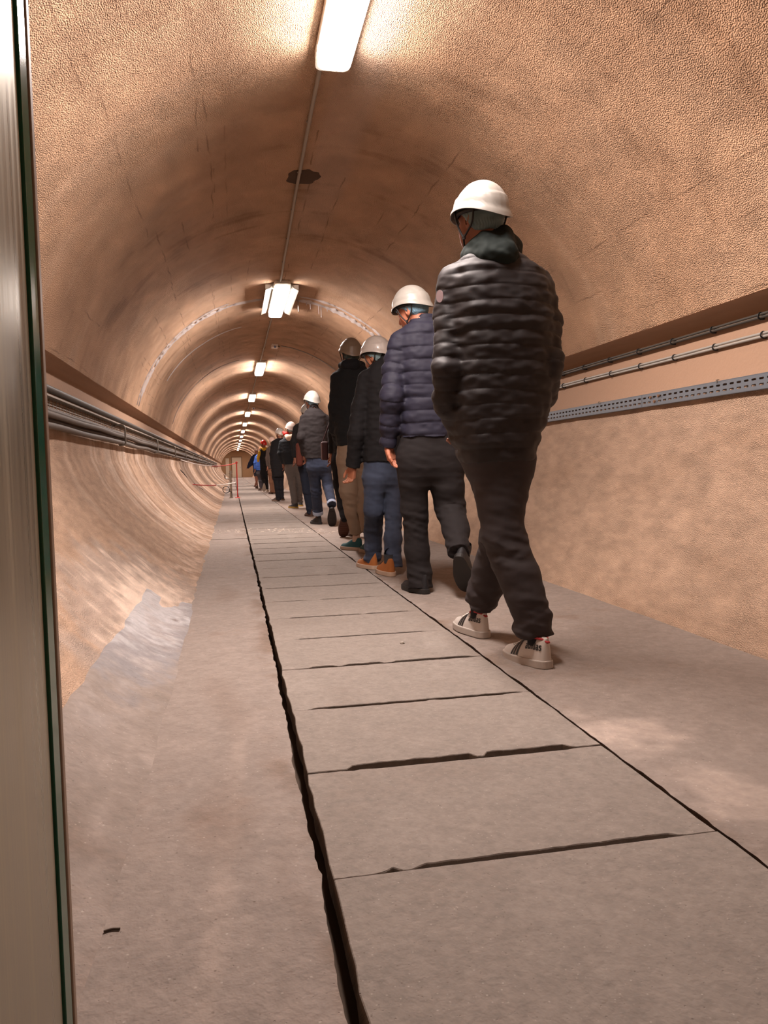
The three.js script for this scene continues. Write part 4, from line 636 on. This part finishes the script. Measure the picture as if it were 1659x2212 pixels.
// second walker
makePerson({
  x: 915, z: 4.35, cell: 0.007, near: true, label: 'walker in a navy quilted jacket and black trousers with one hand bent backwards',
  head: [892, 673, 0.02], turn: 0.75, tilt: [-0.32, 0.05], helmet: helmetWhite, net: netBlue, skin: phys({ color: 0xb87459, roughness: 0.55 }),
  jacket: {
    mat: phys({ color: 0x232232, roughness: 0.7, specularIntensity: 0.7, sheen: 0.3, sheenRoughness: 0.5 }), puff: 0.008, pitch: 0.071, wrinkle: 0.005, label: 'navy quilted jacket',
    rows: [[692, 884, 950, 0.075], [706, 872, 966, 0.1], [725, 858, 978, 0.115], [765, 858, 986, 0.13], [830, 862, 986, 0.135], [900, 864, 984, 0.135], [945, 864, 986, 0.135]],
    sleeves: [[[866, 738, 25], [852, 800, 25], [846, 860, 23, -0.05], [842, 915, 20], [838, 962, 17, 0.03]], [[966, 740, 26], [984, 820, 22], [985, 900, 21, -0.04], [968, 962, 17, 0.02]]],
    collar: [698, 888, 946, 0.078], collarTop: [682, 893, 944, 0.072],
  },
  hands: [{ dir: [0.25, -1, 0.1], spin: 2.4, curl: 0.42, out: 0.012 }, {}],
  trousers: { mat: fabric(0x211d1e, 0.85), label: 'black trousers', wrinkle: 0.007, rows: [[930, 866, 984, 0.125], [975, 862, 998, 0.13], [1010, 864, 998, 0.12]], legs: [[[896, 990, 36, 0], [894, 1040, 31, 0.02], [895, 1100, 27, 0.05], [901, 1190, 25, 0.07], [906, 1240, 24.5, 0.07], [908, 1270, 26, 0.06]], [[962, 990, 37, 0], [966, 1050, 34, 0], [972, 1095, 31, 0.02], [985, 1145, 27, -0.12], [991, 1194, 23, -0.28]]] },
  shoeLook: { upper: black, sole: std({ color: 0x1c1918, roughness: 0.6 }), sock: black },
  shoes: [{ heel: [922, 1284], yaw: -0.22 }, { heelAt: [990, 1203, 4.0], toe: [1012, 1289] }],
});
// third walker
makePerson({
  x: 825, z: 5.3, cell: 0.008, near: true, label: 'walker in a long black coat and blue jeans with tan suede shoes',
  head: [815, 772, 0.03], turn: 0.7, tilt: [-0.25, 0.04], helmet: phys({ color: 0xa99e96, roughness: 0.38, clearcoat: 0.2 }), net: netTeal, skin: phys({ color: 0xa86c50, roughness: 0.55 }),
  jacket: { mat: fabric(0x161416, 0.85), wrinkle: 0.006, label: 'black thigh-length coat', rows: [[782, 806, 846, 0.07], [792, 797, 857, 0.1], [808, 787, 868, 0.115], [850, 785, 874, 0.13], [920, 784, 874, 0.13], [997, 783, 870, 0.13]], sleeves: [[[792, 818, 19], [778, 880, 18], [769, 940, 17, -0.03], [762, 1006, 15.5, 0.03]], [[864, 818, 19], [876, 890, 18], [872, 975, 15]]], collar: [786, 808, 846, 0.07] },
  hands: [{ spin: 0.5, curl: 0.6 }, {}],
  trousers: { mat: vertexCloth, tint: denim([0.022, 0.031, 0.058], [0.055, 0.072, 0.12], 3), label: 'blue jeans', wrinkle: 0.008, rows: [[985, 786, 868, 0.115], [1030, 785, 868, 0.115]], legs: [[[810, 1035, 25], [808, 1100, 21, 0.03], [806, 1150, 18.5, 0.2], [805, 1210, 18.5, 0.28]], [[847, 1035, 21], [850, 1110, 17.5, -0.02], [849, 1165, 18, -0.08], [849, 1224, 19.5, -0.10]]] },
  shoeLook: { upper: std({ color: 0xa0602e, roughness: 0.9 }), sole: std({ color: 0xb39a86, roughness: 0.7 }), laces: soleBrown, sock: std({ color: 0x33363c, roughness: 0.9 }), high: 0.095 },
  shoes: [{ heel: [812, 1231], yaw: -0.25 }, { heel: [848, 1246], yaw: -0.1, label: 'tan suede shoe' }],
});
// fourth walker
makePerson({
  x: 763, z: 6.75, cell: 0.009, near: true, label: 'tall walker in a black sweatshirt, beige joggers, teal sneakers and a dull beige helmet',
  head: [758, 767, 0.02], turn: 0.12, tilt: [0.0, 0], helmet: phys({ color: 0x7a6857, roughness: 0.45 }), net: phys({ color: 0x4a5552, roughness: 0.8, side: THREE.DoubleSide }),
  jacket: { mat: fabric(0x17181a, 0.9), wrinkle: 0.006, label: 'black sweatshirt', rows: [[785, 744, 782, 0.075], [795, 732, 792, 0.1], [810, 722, 802, 0.12], [850, 719, 806, 0.135], [920, 722, 804, 0.135], [963, 727, 800, 0.13]], sleeves: [[[730, 818, 16], [724, 880, 14], [724, 925, 13, 0.08], [734, 955, 11, 0.22]], [[796, 820, 16], [806, 890, 14], [802, 960, 12]]], extra: [{ name: 'hood', mat: fabric(0x15161a, 0.9), label: 'thick black hood', pts: [[738, 790, 8, 0], [748, 789, 11, -0.07], [765, 788, 12, -0.09], [782, 789, 8, 0]] }] },
  trousers: { mat: fabric(0x8a7664, 0.9), label: 'beige cuffed joggers', wrinkle: 0.007, stack: 0.5, rows: [[950, 728, 796, 0.12], [990, 728, 796, 0.12]], legs: [[[749, 1000, 21.5, 0], [754, 1060, 20, 0.02], [762, 1105, 17, 0.06], [769, 1152, 12.5, 0.1]], [[779, 1000, 18, 0], [782, 1050, 13, 0.03], [783, 1100, 11, -0.05], [790, 1150, 9, -0.1]]] },
  shoeLook: { upper: std({ color: 0x17474d, roughness: 0.8 }), sole: std({ color: 0x9b8676, roughness: 0.7 }), sock: std({ color: 0xae9280, roughness: 0.9 }), sockLong: 0.12 },
  shoes: [{ heel: [781, 1190], yaw: -0.5 }, { heel: [803, 1197], yaw: -0.1 }],
});
// fifth walker, nearly hidden, with a wine-red bag
{
  const p = makePerson({
    x: 738, z: 8.2, cell: 0.011, label: 'black-clad walker almost hidden behind the beige joggers, with a brown raised sole',
    head: [748, 850, 0.02], turn: 0, helmet: helmetWhite, net: netBlue,
    jacket: { mat: fabric(0x161517, 0.9), label: 'black jacket', rows: [[872, 736, 758, 0.07], [884, 722, 768, 0.11], [930, 716, 770, 0.125], [980, 718, 768, 0.125]], sleeves: [[[724, 892, 9], [717, 935, 8], [716, 980, 7]], [[768, 892, 9], [773, 940, 8], [770, 985, 7]]] },
    trousers: { mat: fabric(0x17161a, 0.9), rows: [[970, 717, 768, 0.11], [1000, 716, 768, 0.11]], legs: [[[727, 995, 12], [731, 1045, 10.5], [739, 1095, 9.5, -0.1], [745, 1124, 8, -0.2]], [[755, 995, 13], [758, 1050, 11], [760, 1100, 10], [760, 1146, 8]]] },
    shoeLook: { upper: soleBrown, sole: soleBrown, outsole: std({ color: 0x5a3a30, roughness: 0.8 }) },
    shoes: [{ heelAt: [743, 1120, 8.05], toe: [742, 1160] }, { heel: [762, 1159], yaw: 0 }],
  });
  const a = P(701, 962, 8.3), b = single('shoulder_bag', merged([new RoundedBoxGeometry(0.075, 0.2, 0.1, 3, 0.02), tube([V(-0.03, 0.07, 0), V(0.02, 0.2, 0), V(0.07, 0.33, 0.0)], 0.007, 12, 6), tube([V(0.035, 0.07, 0), V(0.06, 0.2, 0), V(0.075, 0.33, 0)], 0.007, 12, 6)]), std({ color: 0x3f2022, roughness: 0.7 }), 'wine-red shoulder bag hanging beside the rolled-jeans walker', 'bag', [a.x, a.y - 0.06, a.z]);
}
// sixth walker, rolled jeans
makePerson({
  x: 688, z: 10.0, cell: 0.011, label: 'walker in a dark work jacket and dark jeans with turned-up hems, one sole showing',
  head: [674, 869, 0.02], turn: 0.45, tilt: [-0.05, 0], helmet: helmetWhite, net: netBlue,
  jacket: { mat: fabric(0x241f20, 0.85), wrinkle: 0.0045, label: 'dark jacket', rows: [[882, 664, 690, 0.075], [889, 658, 698, 0.1], [899, 652, 706, 0.12], [930, 652, 707, 0.13], [965, 655, 706, 0.13], [990, 659, 703, 0.125]], sleeves: [[[657, 905, 10], [651, 945, 9, -0.04], [658, 982, 7.5, 0.06]], [[703, 905, 10], [708, 945, 8.5], [702, 985, 7, 0.08]]], collar: [884, 665, 690, 0.075] },
  trousers: { mat: vertexCloth, tint: denim([0.012, 0.017, 0.034], [0.030, 0.042, 0.082], 9), label: 'dark blue jeans', wrinkle: 0.008, cuffs: std({ color: 0x8d97ab, roughness: 0.9 }), rows: [[985, 661, 704, 0.115], [1008, 662, 714, 0.115]], legs: [[[677, 1012, 13.5], [683, 1060, 11.5, 0.12], [687, 1110, 10.5, 0.25]], [[702, 1010, 13], [709, 1050, 11.5, 0.02], [717, 1090, 9.5, -0.3]]] },
  shoeLook: { upper: black, sole: black, outsole: std({ color: 0x2c2624, roughness: 0.8 }), sock: soleBrown },
  shoes: [{ heel: [693, 1133], yaw: -0.3 }, { heelAt: [717, 1098, 9.66], toe: [717.5, 1137] }],
});
// seventh walker, hidden behind the sixth, with a rust-coloured bag
{
  makePerson({
    x: 658, z: 12.0, cell: 0.013, label: 'walker in black and navy mostly hidden ahead of the turned-up jeans',
    head: [664, 892, 0.02], turn: 0, helmet: helmetWhite,
    jacket: { mat: fabric(0x1a1819, 0.85), rows: [[908, 655, 676, 0.07], [916, 640, 684, 0.11], [950, 637, 684, 0.12], [998, 641, 682, 0.12]], sleeves: [[[641, 925, 8], [635, 955, 7.5], [637, 988, 6]], [[682, 925, 8], [684, 960, 7], [682, 990, 6]]] },
    trousers: { mat: fabric(0x1e2432, 0.9), rows: [[990, 643, 682, 0.11], [1010, 645, 682, 0.11]], legs: [[[655, 1012, 10], [662, 1060, 8.5], [671, 1110, 7]], [[672, 1012, 10], [673, 1060, 8], [676, 1108, 6.5]]] },
    shoeLook: { upper: soleBrown, sole: soleBrown }, shoes: [{ heel: [674, 1116], yaw: -0.2 }, { heel: [679, 1114], yaw: 0 }],
  });
  const a = P(646.5, 982, 11.82); single('shoulder_bag', merged([new RoundedBoxGeometry(0.1, 0.36, 0.12, 3, 0.04), tube([V(0, 0.16, 0), V(0.02, 0.3, 0), V(0.05, 0.42, 0)], 0.012, 10, 6)]), std({ color: 0x5a281c, roughness: 0.85 }), 'rust-brown bag at the left elbow of the dark-jacketed walker', 'bag', [a.x, a.y, a.z]);
}
// eighth walker, pale hood
makePerson({
  x: 634, z: 14.6, cell: 0.012, label: 'walker with a pale hood over a dark jacket, grey jeans and a round white helmet',
  head: [628.5, 928, 0.02], turn: 0.3, helmet: phys({ color: 0xc8bab4, roughness: 0.3 }), net: netTeal,
  jacket: { mat: fabric(0x20252b, 0.85), label: 'dark jacket', rows: [[940, 618, 638, 0.075], [946, 612, 642, 0.1], [954, 606, 646, 0.12], [978, 606, 645, 0.13], [1003, 613, 644, 0.125]], sleeves: [[[609, 957, 6.5], [605, 980, 6], [611, 1001, 5, 0.05]], [[643, 957, 6.5], [646, 980, 6], [642, 1001, 5]]], extra: [{ name: 'hood', mat: fabric(0xd0b9a6, 0.9), label: 'pale cream hood', pts: [[618, 942, 4.5, 0], [624, 946, 6.5, -0.09], [631, 944, 6, -0.09], [635, 940, 4, 0]] }, { name: 'scarf', mat: fabric(0xc02318, 0.7), label: 'bright red scarf', pts: [[613, 934, 3.5, 0.05], [617, 938, 5, 0.02], [621, 936, 4, 0.02]] }] },
  trousers: { mat: fabric(0x64605f, 0.9), label: 'grey jeans', wrinkle: 0.009, rows: [[998, 616, 646, 0.115], [1015, 616, 650, 0.115]], legs: [[[626, 1015, 10.5], [632, 1045, 8.5], [637, 1088, 7]], [[641, 1015, 9], [646, 1045, 6.5], [649, 1085, 5.5]]] },
  shoeLook: { upper: std({ color: 0x2a2a30, roughness: 0.7 }), sole: std({ color: 0xa88a3c, roughness: 0.7 }) },
  shoes: [{ heel: [643, 1098], yaw: -0.5 }, { heel: [652, 1094], yaw: -0.1 }],
});
// ninth walker
makePerson({
  x: 600, z: 18.05, cell: 0.014, label: 'walker in a long black coat with a white helmet, just ahead of the pale hood',
  head: [604.5, 938, 0.02], turn: 0.5, helmet: phys({ color: 0xc8c2ba, roughness: 0.3 }), net: phys({ color: 0xc9a88c, roughness: 0.8 }),
  jacket: { mat: fabric(0x18171a, 0.9), label: 'long black coat', rows: [[947, 596, 612, 0.075], [952, 590, 616, 0.11], [975, 585, 617, 0.14], [1010, 585, 615, 0.15], [1030, 588, 612, 0.15]], sleeves: [[[591, 957, 5.5], [587, 980, 5], [588, 1003, 4.2]], [[614, 957, 5.5], [617, 980, 5], [614, 1003, 4.2]]] },
  trousers: { mat: fabric(0x1a1a20, 0.9), rows: [[1015, 588, 612, 0.11], [1030, 588, 612, 0.11]], legs: [[[596, 1030, 7.5], [600, 1055, 6.5], [602, 1080, 5.5]], [[606, 1030, 7], [607, 1055, 5.5], [609, 1078, 5]]] },
  shoeLook: { upper: std({ color: 0x5f5048, roughness: 0.8 }), sole: std({ color: 0x8a7668, roughness: 0.8 }) },
  shoes: [{ heel: [603, 1083], yaw: -0.5 }, { heel: [611, 1081], yaw: 0 }],
});
// tenth walker
makePerson({
  x: 588, z: 23.6, cell: 0.016, label: 'walker in a grey-brown jacket and rust-brown trousers with a pinkish helmet, behind the red helmet',
  head: [588.5, 954, 0.02], turn: 0.3, helmet: phys({ color: 0xc0a496, roughness: 0.4 }), net: phys({ color: 0xb5a294, roughness: 0.9 }),
  jacket: { mat: fabric(0x4a3e38, 0.9), rows: [[963, 582, 595, 0.075], [967, 578, 598, 0.11], [990, 577, 598, 0.13], [1013, 579, 597, 0.13]], sleeves: [[[579, 971, 4], [576.5, 990, 3.6], [578, 1007, 3]], [[597, 971, 4], [599, 990, 3.6], [597, 1007, 3]]] },
  trousers: { mat: fabric(0x6b4a38, 0.9), label: 'rust-brown trousers', rows: [[1010, 579, 597, 0.11], [1022, 579, 597, 0.11]], legs: [[[584, 1020, 5.2], [586, 1042, 4.5], [588, 1064, 4]], [[592, 1020, 5.2], [593, 1042, 4.4], [594, 1064, 4]]] },
  shoeLook: { upper: soleBrown, sole: soleBrown }, shoes: [{ heel: [589, 1067], yaw: -0.3 }, { heel: [595, 1066], yaw: 0 }],
});
// eleventh walker, red helmet
{
  makePerson({
    x: 569, z: 26.0, cell: 0.016, label: 'walker with a bright red helmet and a yellow hood over a black jacket',
    head: [569.5, 960, 0.02], turn: 0.5, helmet: phys({ color: 0xc8271c, roughness: 0.3 }),
    jacket: { mat: fabric(0x1c1b1c, 0.9), rows: [[968, 564, 577, 0.075], [973, 560, 580, 0.11], [995, 561, 580, 0.13], [1013, 562, 579, 0.13]], sleeves: [[[561, 976, 3.6], [557.5, 990, 3.2]], [[579, 976, 3.6], [581, 995, 3.2], [579, 1009, 2.6]]], extra: [{ name: 'hood', mat: fabric(0xc89a2a, 0.8), label: 'yellow hood', pts: [[564.5, 968.5, 2.6, 0], [570, 970.5, 3.6, -0.1], [577, 968.5, 2.6, 0]] }, { name: 'sleeve', mat: fabric(0xc89a2a, 0.8), label: 'yellow left sleeve', pts: [[561, 977, 3.4, -0.05], [557.5, 990, 3.0, -0.08], [558, 996, 2.6, -0.06]] }] },
    hands: [null, {}],
    trousers: { mat: fabric(0x1a191b, 0.9), rows: [[1010, 562, 579, 0.11], [1022, 562, 579, 0.11]], legs: [[[566, 1020, 4.4], [568.5, 1035, 4], [571, 1046, 3.4, -0.25]], [[574, 1020, 4.4], [576, 1040, 3.8], [577, 1057, 3.4]]] },
    shoeLook: { upper: std({ color: 0x9a8c80, roughness: 0.8 }), sole: std({ color: 0xb3a596, roughness: 0.8 }), outsole: std({ color: 0xb8a898, roughness: 0.8 }) }, shoes: [{ heelAt: [571, 1047, 25.65], toe: [570.5, 1063] }, { heel: [578, 1062], yaw: 0 }],
  });
}
// the two leaders
makePerson({
  x: 562, z: 27.7, cell: 0.018, label: 'walker in a blue jacket and dark grey trousers, half hidden by the red helmet',
  head: [563, 972, 0.02], turn: 0.2, hair: fabric(0x6a4a34, 0.9),
  jacket: { mat: fabric(0x2f4d8f, 0.85), label: 'blue jacket', rows: [[980, 557, 570, 0.075], [984, 552, 572, 0.11], [1000, 551, 572, 0.125], [1016, 553, 571, 0.125]], sleeves: [[[553, 988, 3.2], [550.5, 1000, 3], [551, 1013, 2.5]], [[571, 988, 3.2], [573, 1000, 3], [572, 1013, 2.5]]] },
  trousers: { mat: fabric(0x3c3a40, 0.9), rows: [[1013, 554, 570, 0.11], [1024, 554, 570, 0.11]], legs: [[[559, 1022, 4.2], [562, 1040, 3.5], [564, 1056, 3]], [[566, 1022, 4.2], [568, 1040, 3.5], [569, 1056, 3]]] },
  shoeLook: { upper: soleBrown, sole: soleBrown }, shoes: [{ heel: [564, 1060], yaw: -0.2 }, { heel: [570, 1059], yaw: 0 }],
});
makePerson({
  x: 552, z: 31.3, cell: 0.018, label: 'foremost walker with pale hair, navy jacket hanging open and bare legs in shorts',
  head: [553.5, 974, 0.02], turn: 0.2, hair: fabric(0xd8c0b0, 0.9),
  jacket: { mat: fabric(0x1c2036, 0.9), label: 'navy jacket', rows: [[981, 548, 559, 0.075], [985, 544, 561, 0.1], [1000, 545, 560, 0.125], [1013, 547, 560, 0.125]], sleeves: [[[545, 988, 3], [540, 1000, 3.2, -0.03], [536, 1008, 2.6]], [[560, 988, 3], [562, 1000, 2.7], [561, 1010, 2.3]]], extra: [{ name: 'jacket_tail', mat: fabric(0x1c2036, 0.9), pts: [[546, 990, 3.5], [541, 1002, 5], [536, 1010, 2.5]] }] },
  trousers: { mat: fabric(0x30343f, 0.9), label: 'dark shorts', rows: [[1010, 547, 560, 0.11], [1018, 547, 560, 0.11]], legs: [[[551, 1018, 3.6], [552, 1029, 3.2]], [[556, 1018, 3.6], [556.5, 1029, 3.2]]] },
  bareLegs: [[[552, 1028, 2.7], [554, 1038, 2.4, -0.05], [556, 1051, 1.8]], [[556.5, 1028, 2.6], [555, 1038, 2.2], [551, 1050, 1.7]]],
  shoeLook: { upper: soleBrown, sole: soleBrown }, shoes: [{ heel: [557, 1055], yaw: -0.2 }, { heel: [551.5, 1052], yaw: 0 }],
});

// ---------------------------------------------------------------- barrier and standpipe at the left floor edge
{
  const b = onFloor(513.5, 1075.5), z = -b.z;
  const t = thing('barrier_post', 'thin red barrier post standing at the left floor edge far down the tunnel', 'post', [b.x, 0, b.z]);
  part('post', new THREE.CylinderGeometry(0.016, 0.016, 0.98, 10).translate(0, 0.49, 0), M.red, t); part('foot', new THREE.CylinderGeometry(0.06, 0.075, 0.02, 16).translate(0, 0.01, 0), M.red, t); part('ring', new THREE.TorusGeometry(0.026, 0.007, 6, 14).translate(0, 0.95, 0), M.red, t);
  const s = thing('standpipe', 'grey upright pipe with a valve and elbow beside the red post', 'pipe', [b.x - 0.17, 0, b.z - 0.1]);
  part('riser', new THREE.CylinderGeometry(0.032, 0.032, 0.74, 14).translate(0, 0.37, 0), M.zinc, s); part('flange', merged([new THREE.CylinderGeometry(0.05, 0.05, 0.02, 16).translate(0, 0.01, 0), new THREE.CylinderGeometry(0.048, 0.048, 0.025, 16).translate(0, 0.47, 0), new THREE.CylinderGeometry(0.048, 0.048, 0.025, 16).translate(0, 0.66, 0)]), M.zinc, s);
  part('elbow', tube([V(0, 0.52, 0), V(-0.06, 0.52, 0), V(-0.13, 0.535, 0), V(-0.15, 0.56, 0), V(-0.15, 0.62, 0)], 0.022, 20, 10), M.zinc, s); part('valve_wheel', new THREE.TorusGeometry(0.04, 0.008, 6, 16).rotateX(Math.PI / 2).translate(-0.15, 0.63, 0), M.bracket, s);
  const h = P(493.5, 1057.5, z); single('hose_loop', merged([new THREE.TorusGeometry(0.088, 0.009, 8, 32), tube([V(0.06, -0.06, 0), V(0.12, -0.045, 0), V(0.145, -0.09, 0), V(0.15, -0.2, 0)], 0.009, 14, 8)]), M.black, 'black hose loop hanging beside the grey standpipe', 'hose', [h.x - 0.06, h.y, h.z + 0.12]);
  const wallX = (y) => { let b = bowlLow[0]; for (const p of bowlLow) if (p[1] >= y) b = p; return y > CY - 0.2 ? CX - R + 0.03 : b[0]; };
  const chainPts = (y0, y1, z0, sag) => { const a = V(wallX(y0) + 0.01, y0, z0), e = V(b.x - 0.04, y1, b.z + 0.02), out = []; for (let i = 0; i <= 20; i++) { const u = i / 20, p = a.clone().lerp(e, u); p.y -= sag * 4 * u * (1 - u); out.push(p); } return out; };
  const tape = (pts, name, label, mats) => { const t = thing(name, label, 'chain', [0, 0, 0]); const n = 4; for (let k = 0; k < n; k++) part('length', tube(pts.slice(k * 20 / n, (k + 1) * 20 / n + 1), 0.012, 10, 6), mats[k], t); };
  tape(chainPts(0.99, 0.93, -16.5, 0.10), 'barrier_chain', 'upper red and white barrier chain strung from the left wall to the red post', [M.white, M.white, M.red, M.red]);
  tape(chainPts(0.47, 0.42, -17.0, 0.05), 'barrier_chain', 'lower red and white barrier chain strung from the left wall to the red post', [M.red, M.red, M.white, M.white]);
  const cp = []; for (let i = 0; i <= 10; i++) { const y = lerp(0.78, 0.12, i / 10), zz = lerp(-16.2, -19.5, i / 10); cp.push(V(wallX(y) + 0.012, y, zz)); } single('cable', tube(cp, 0.010, 30, 6), M.black, 'dark cable slanting down the left wall near the barrier chains', 'cable');
}
// ---------------------------------------------------------------- crumbs on the floor
{
  const r = rng(515), stone = (s, seed) => { const g = new THREE.IcosahedronGeometry(s, 1), p = g.attributes.position; for (let i = 0; i < p.count; i++) { const x = p.getX(i), y = p.getY(i), z = p.getZ(i), k = 1 + 0.5 * noise(x / s * 1.3 + seed, y / s * 1.3, z / s * 1.3); p.setXYZ(i, x * k, y * k * 0.7, z * k); } g.computeVertexNormals(); return g; };
  const a = onFloor(869, 1391); single('pebble', stone(0.009, 1), M.pipe, 'small pale pebble lying on a paving slab left of the nearest walker', 'pebble', [a.x, 0.005, a.z]);
  const b = onFloor(243, 2011); single('twig', tube([V(-0.013, 0.002, 0.003), V(-0.002, 0.002, -0.001), V(0.012, 0.002, 0.001)], 0.0022, 10, 6), M.trench, 'tiny dark twig on the floor strip at the lower left', 'twig', [b.x, 0.0005, b.z]);
  const crumbs = []; for (let k = 0; k < 130; k++) { const u = r(), x = lerp(455, 735, u), y = 1150 + (r() - 0.5) * 9 - 4 * Math.sin(u * 3), p = onFloor(x, y), s = 0.004 + 0.014 * r() * r(); crumbs.push(stone(s, k).scale(1.5, 0.5, 1.5).translate(p.x, s * 0.12, p.z)); }
  part('seam', box(0.46, 0.006, 0.010, -0.09, 0.0, onFloor(490, 1165).z), M.trench, floor, 'dark seam across the poured strip');
  const c = shade(new THREE.Mesh(merged(crumbs), M.filler)); c.name = 'lime_crumbs'; c.userData = { kind: 'stuff', label: 'broken lime crumbs scattered in a line across the slabs', category: 'crumbs' }; scene.add(c);
}
renderer.render(scene, camera);
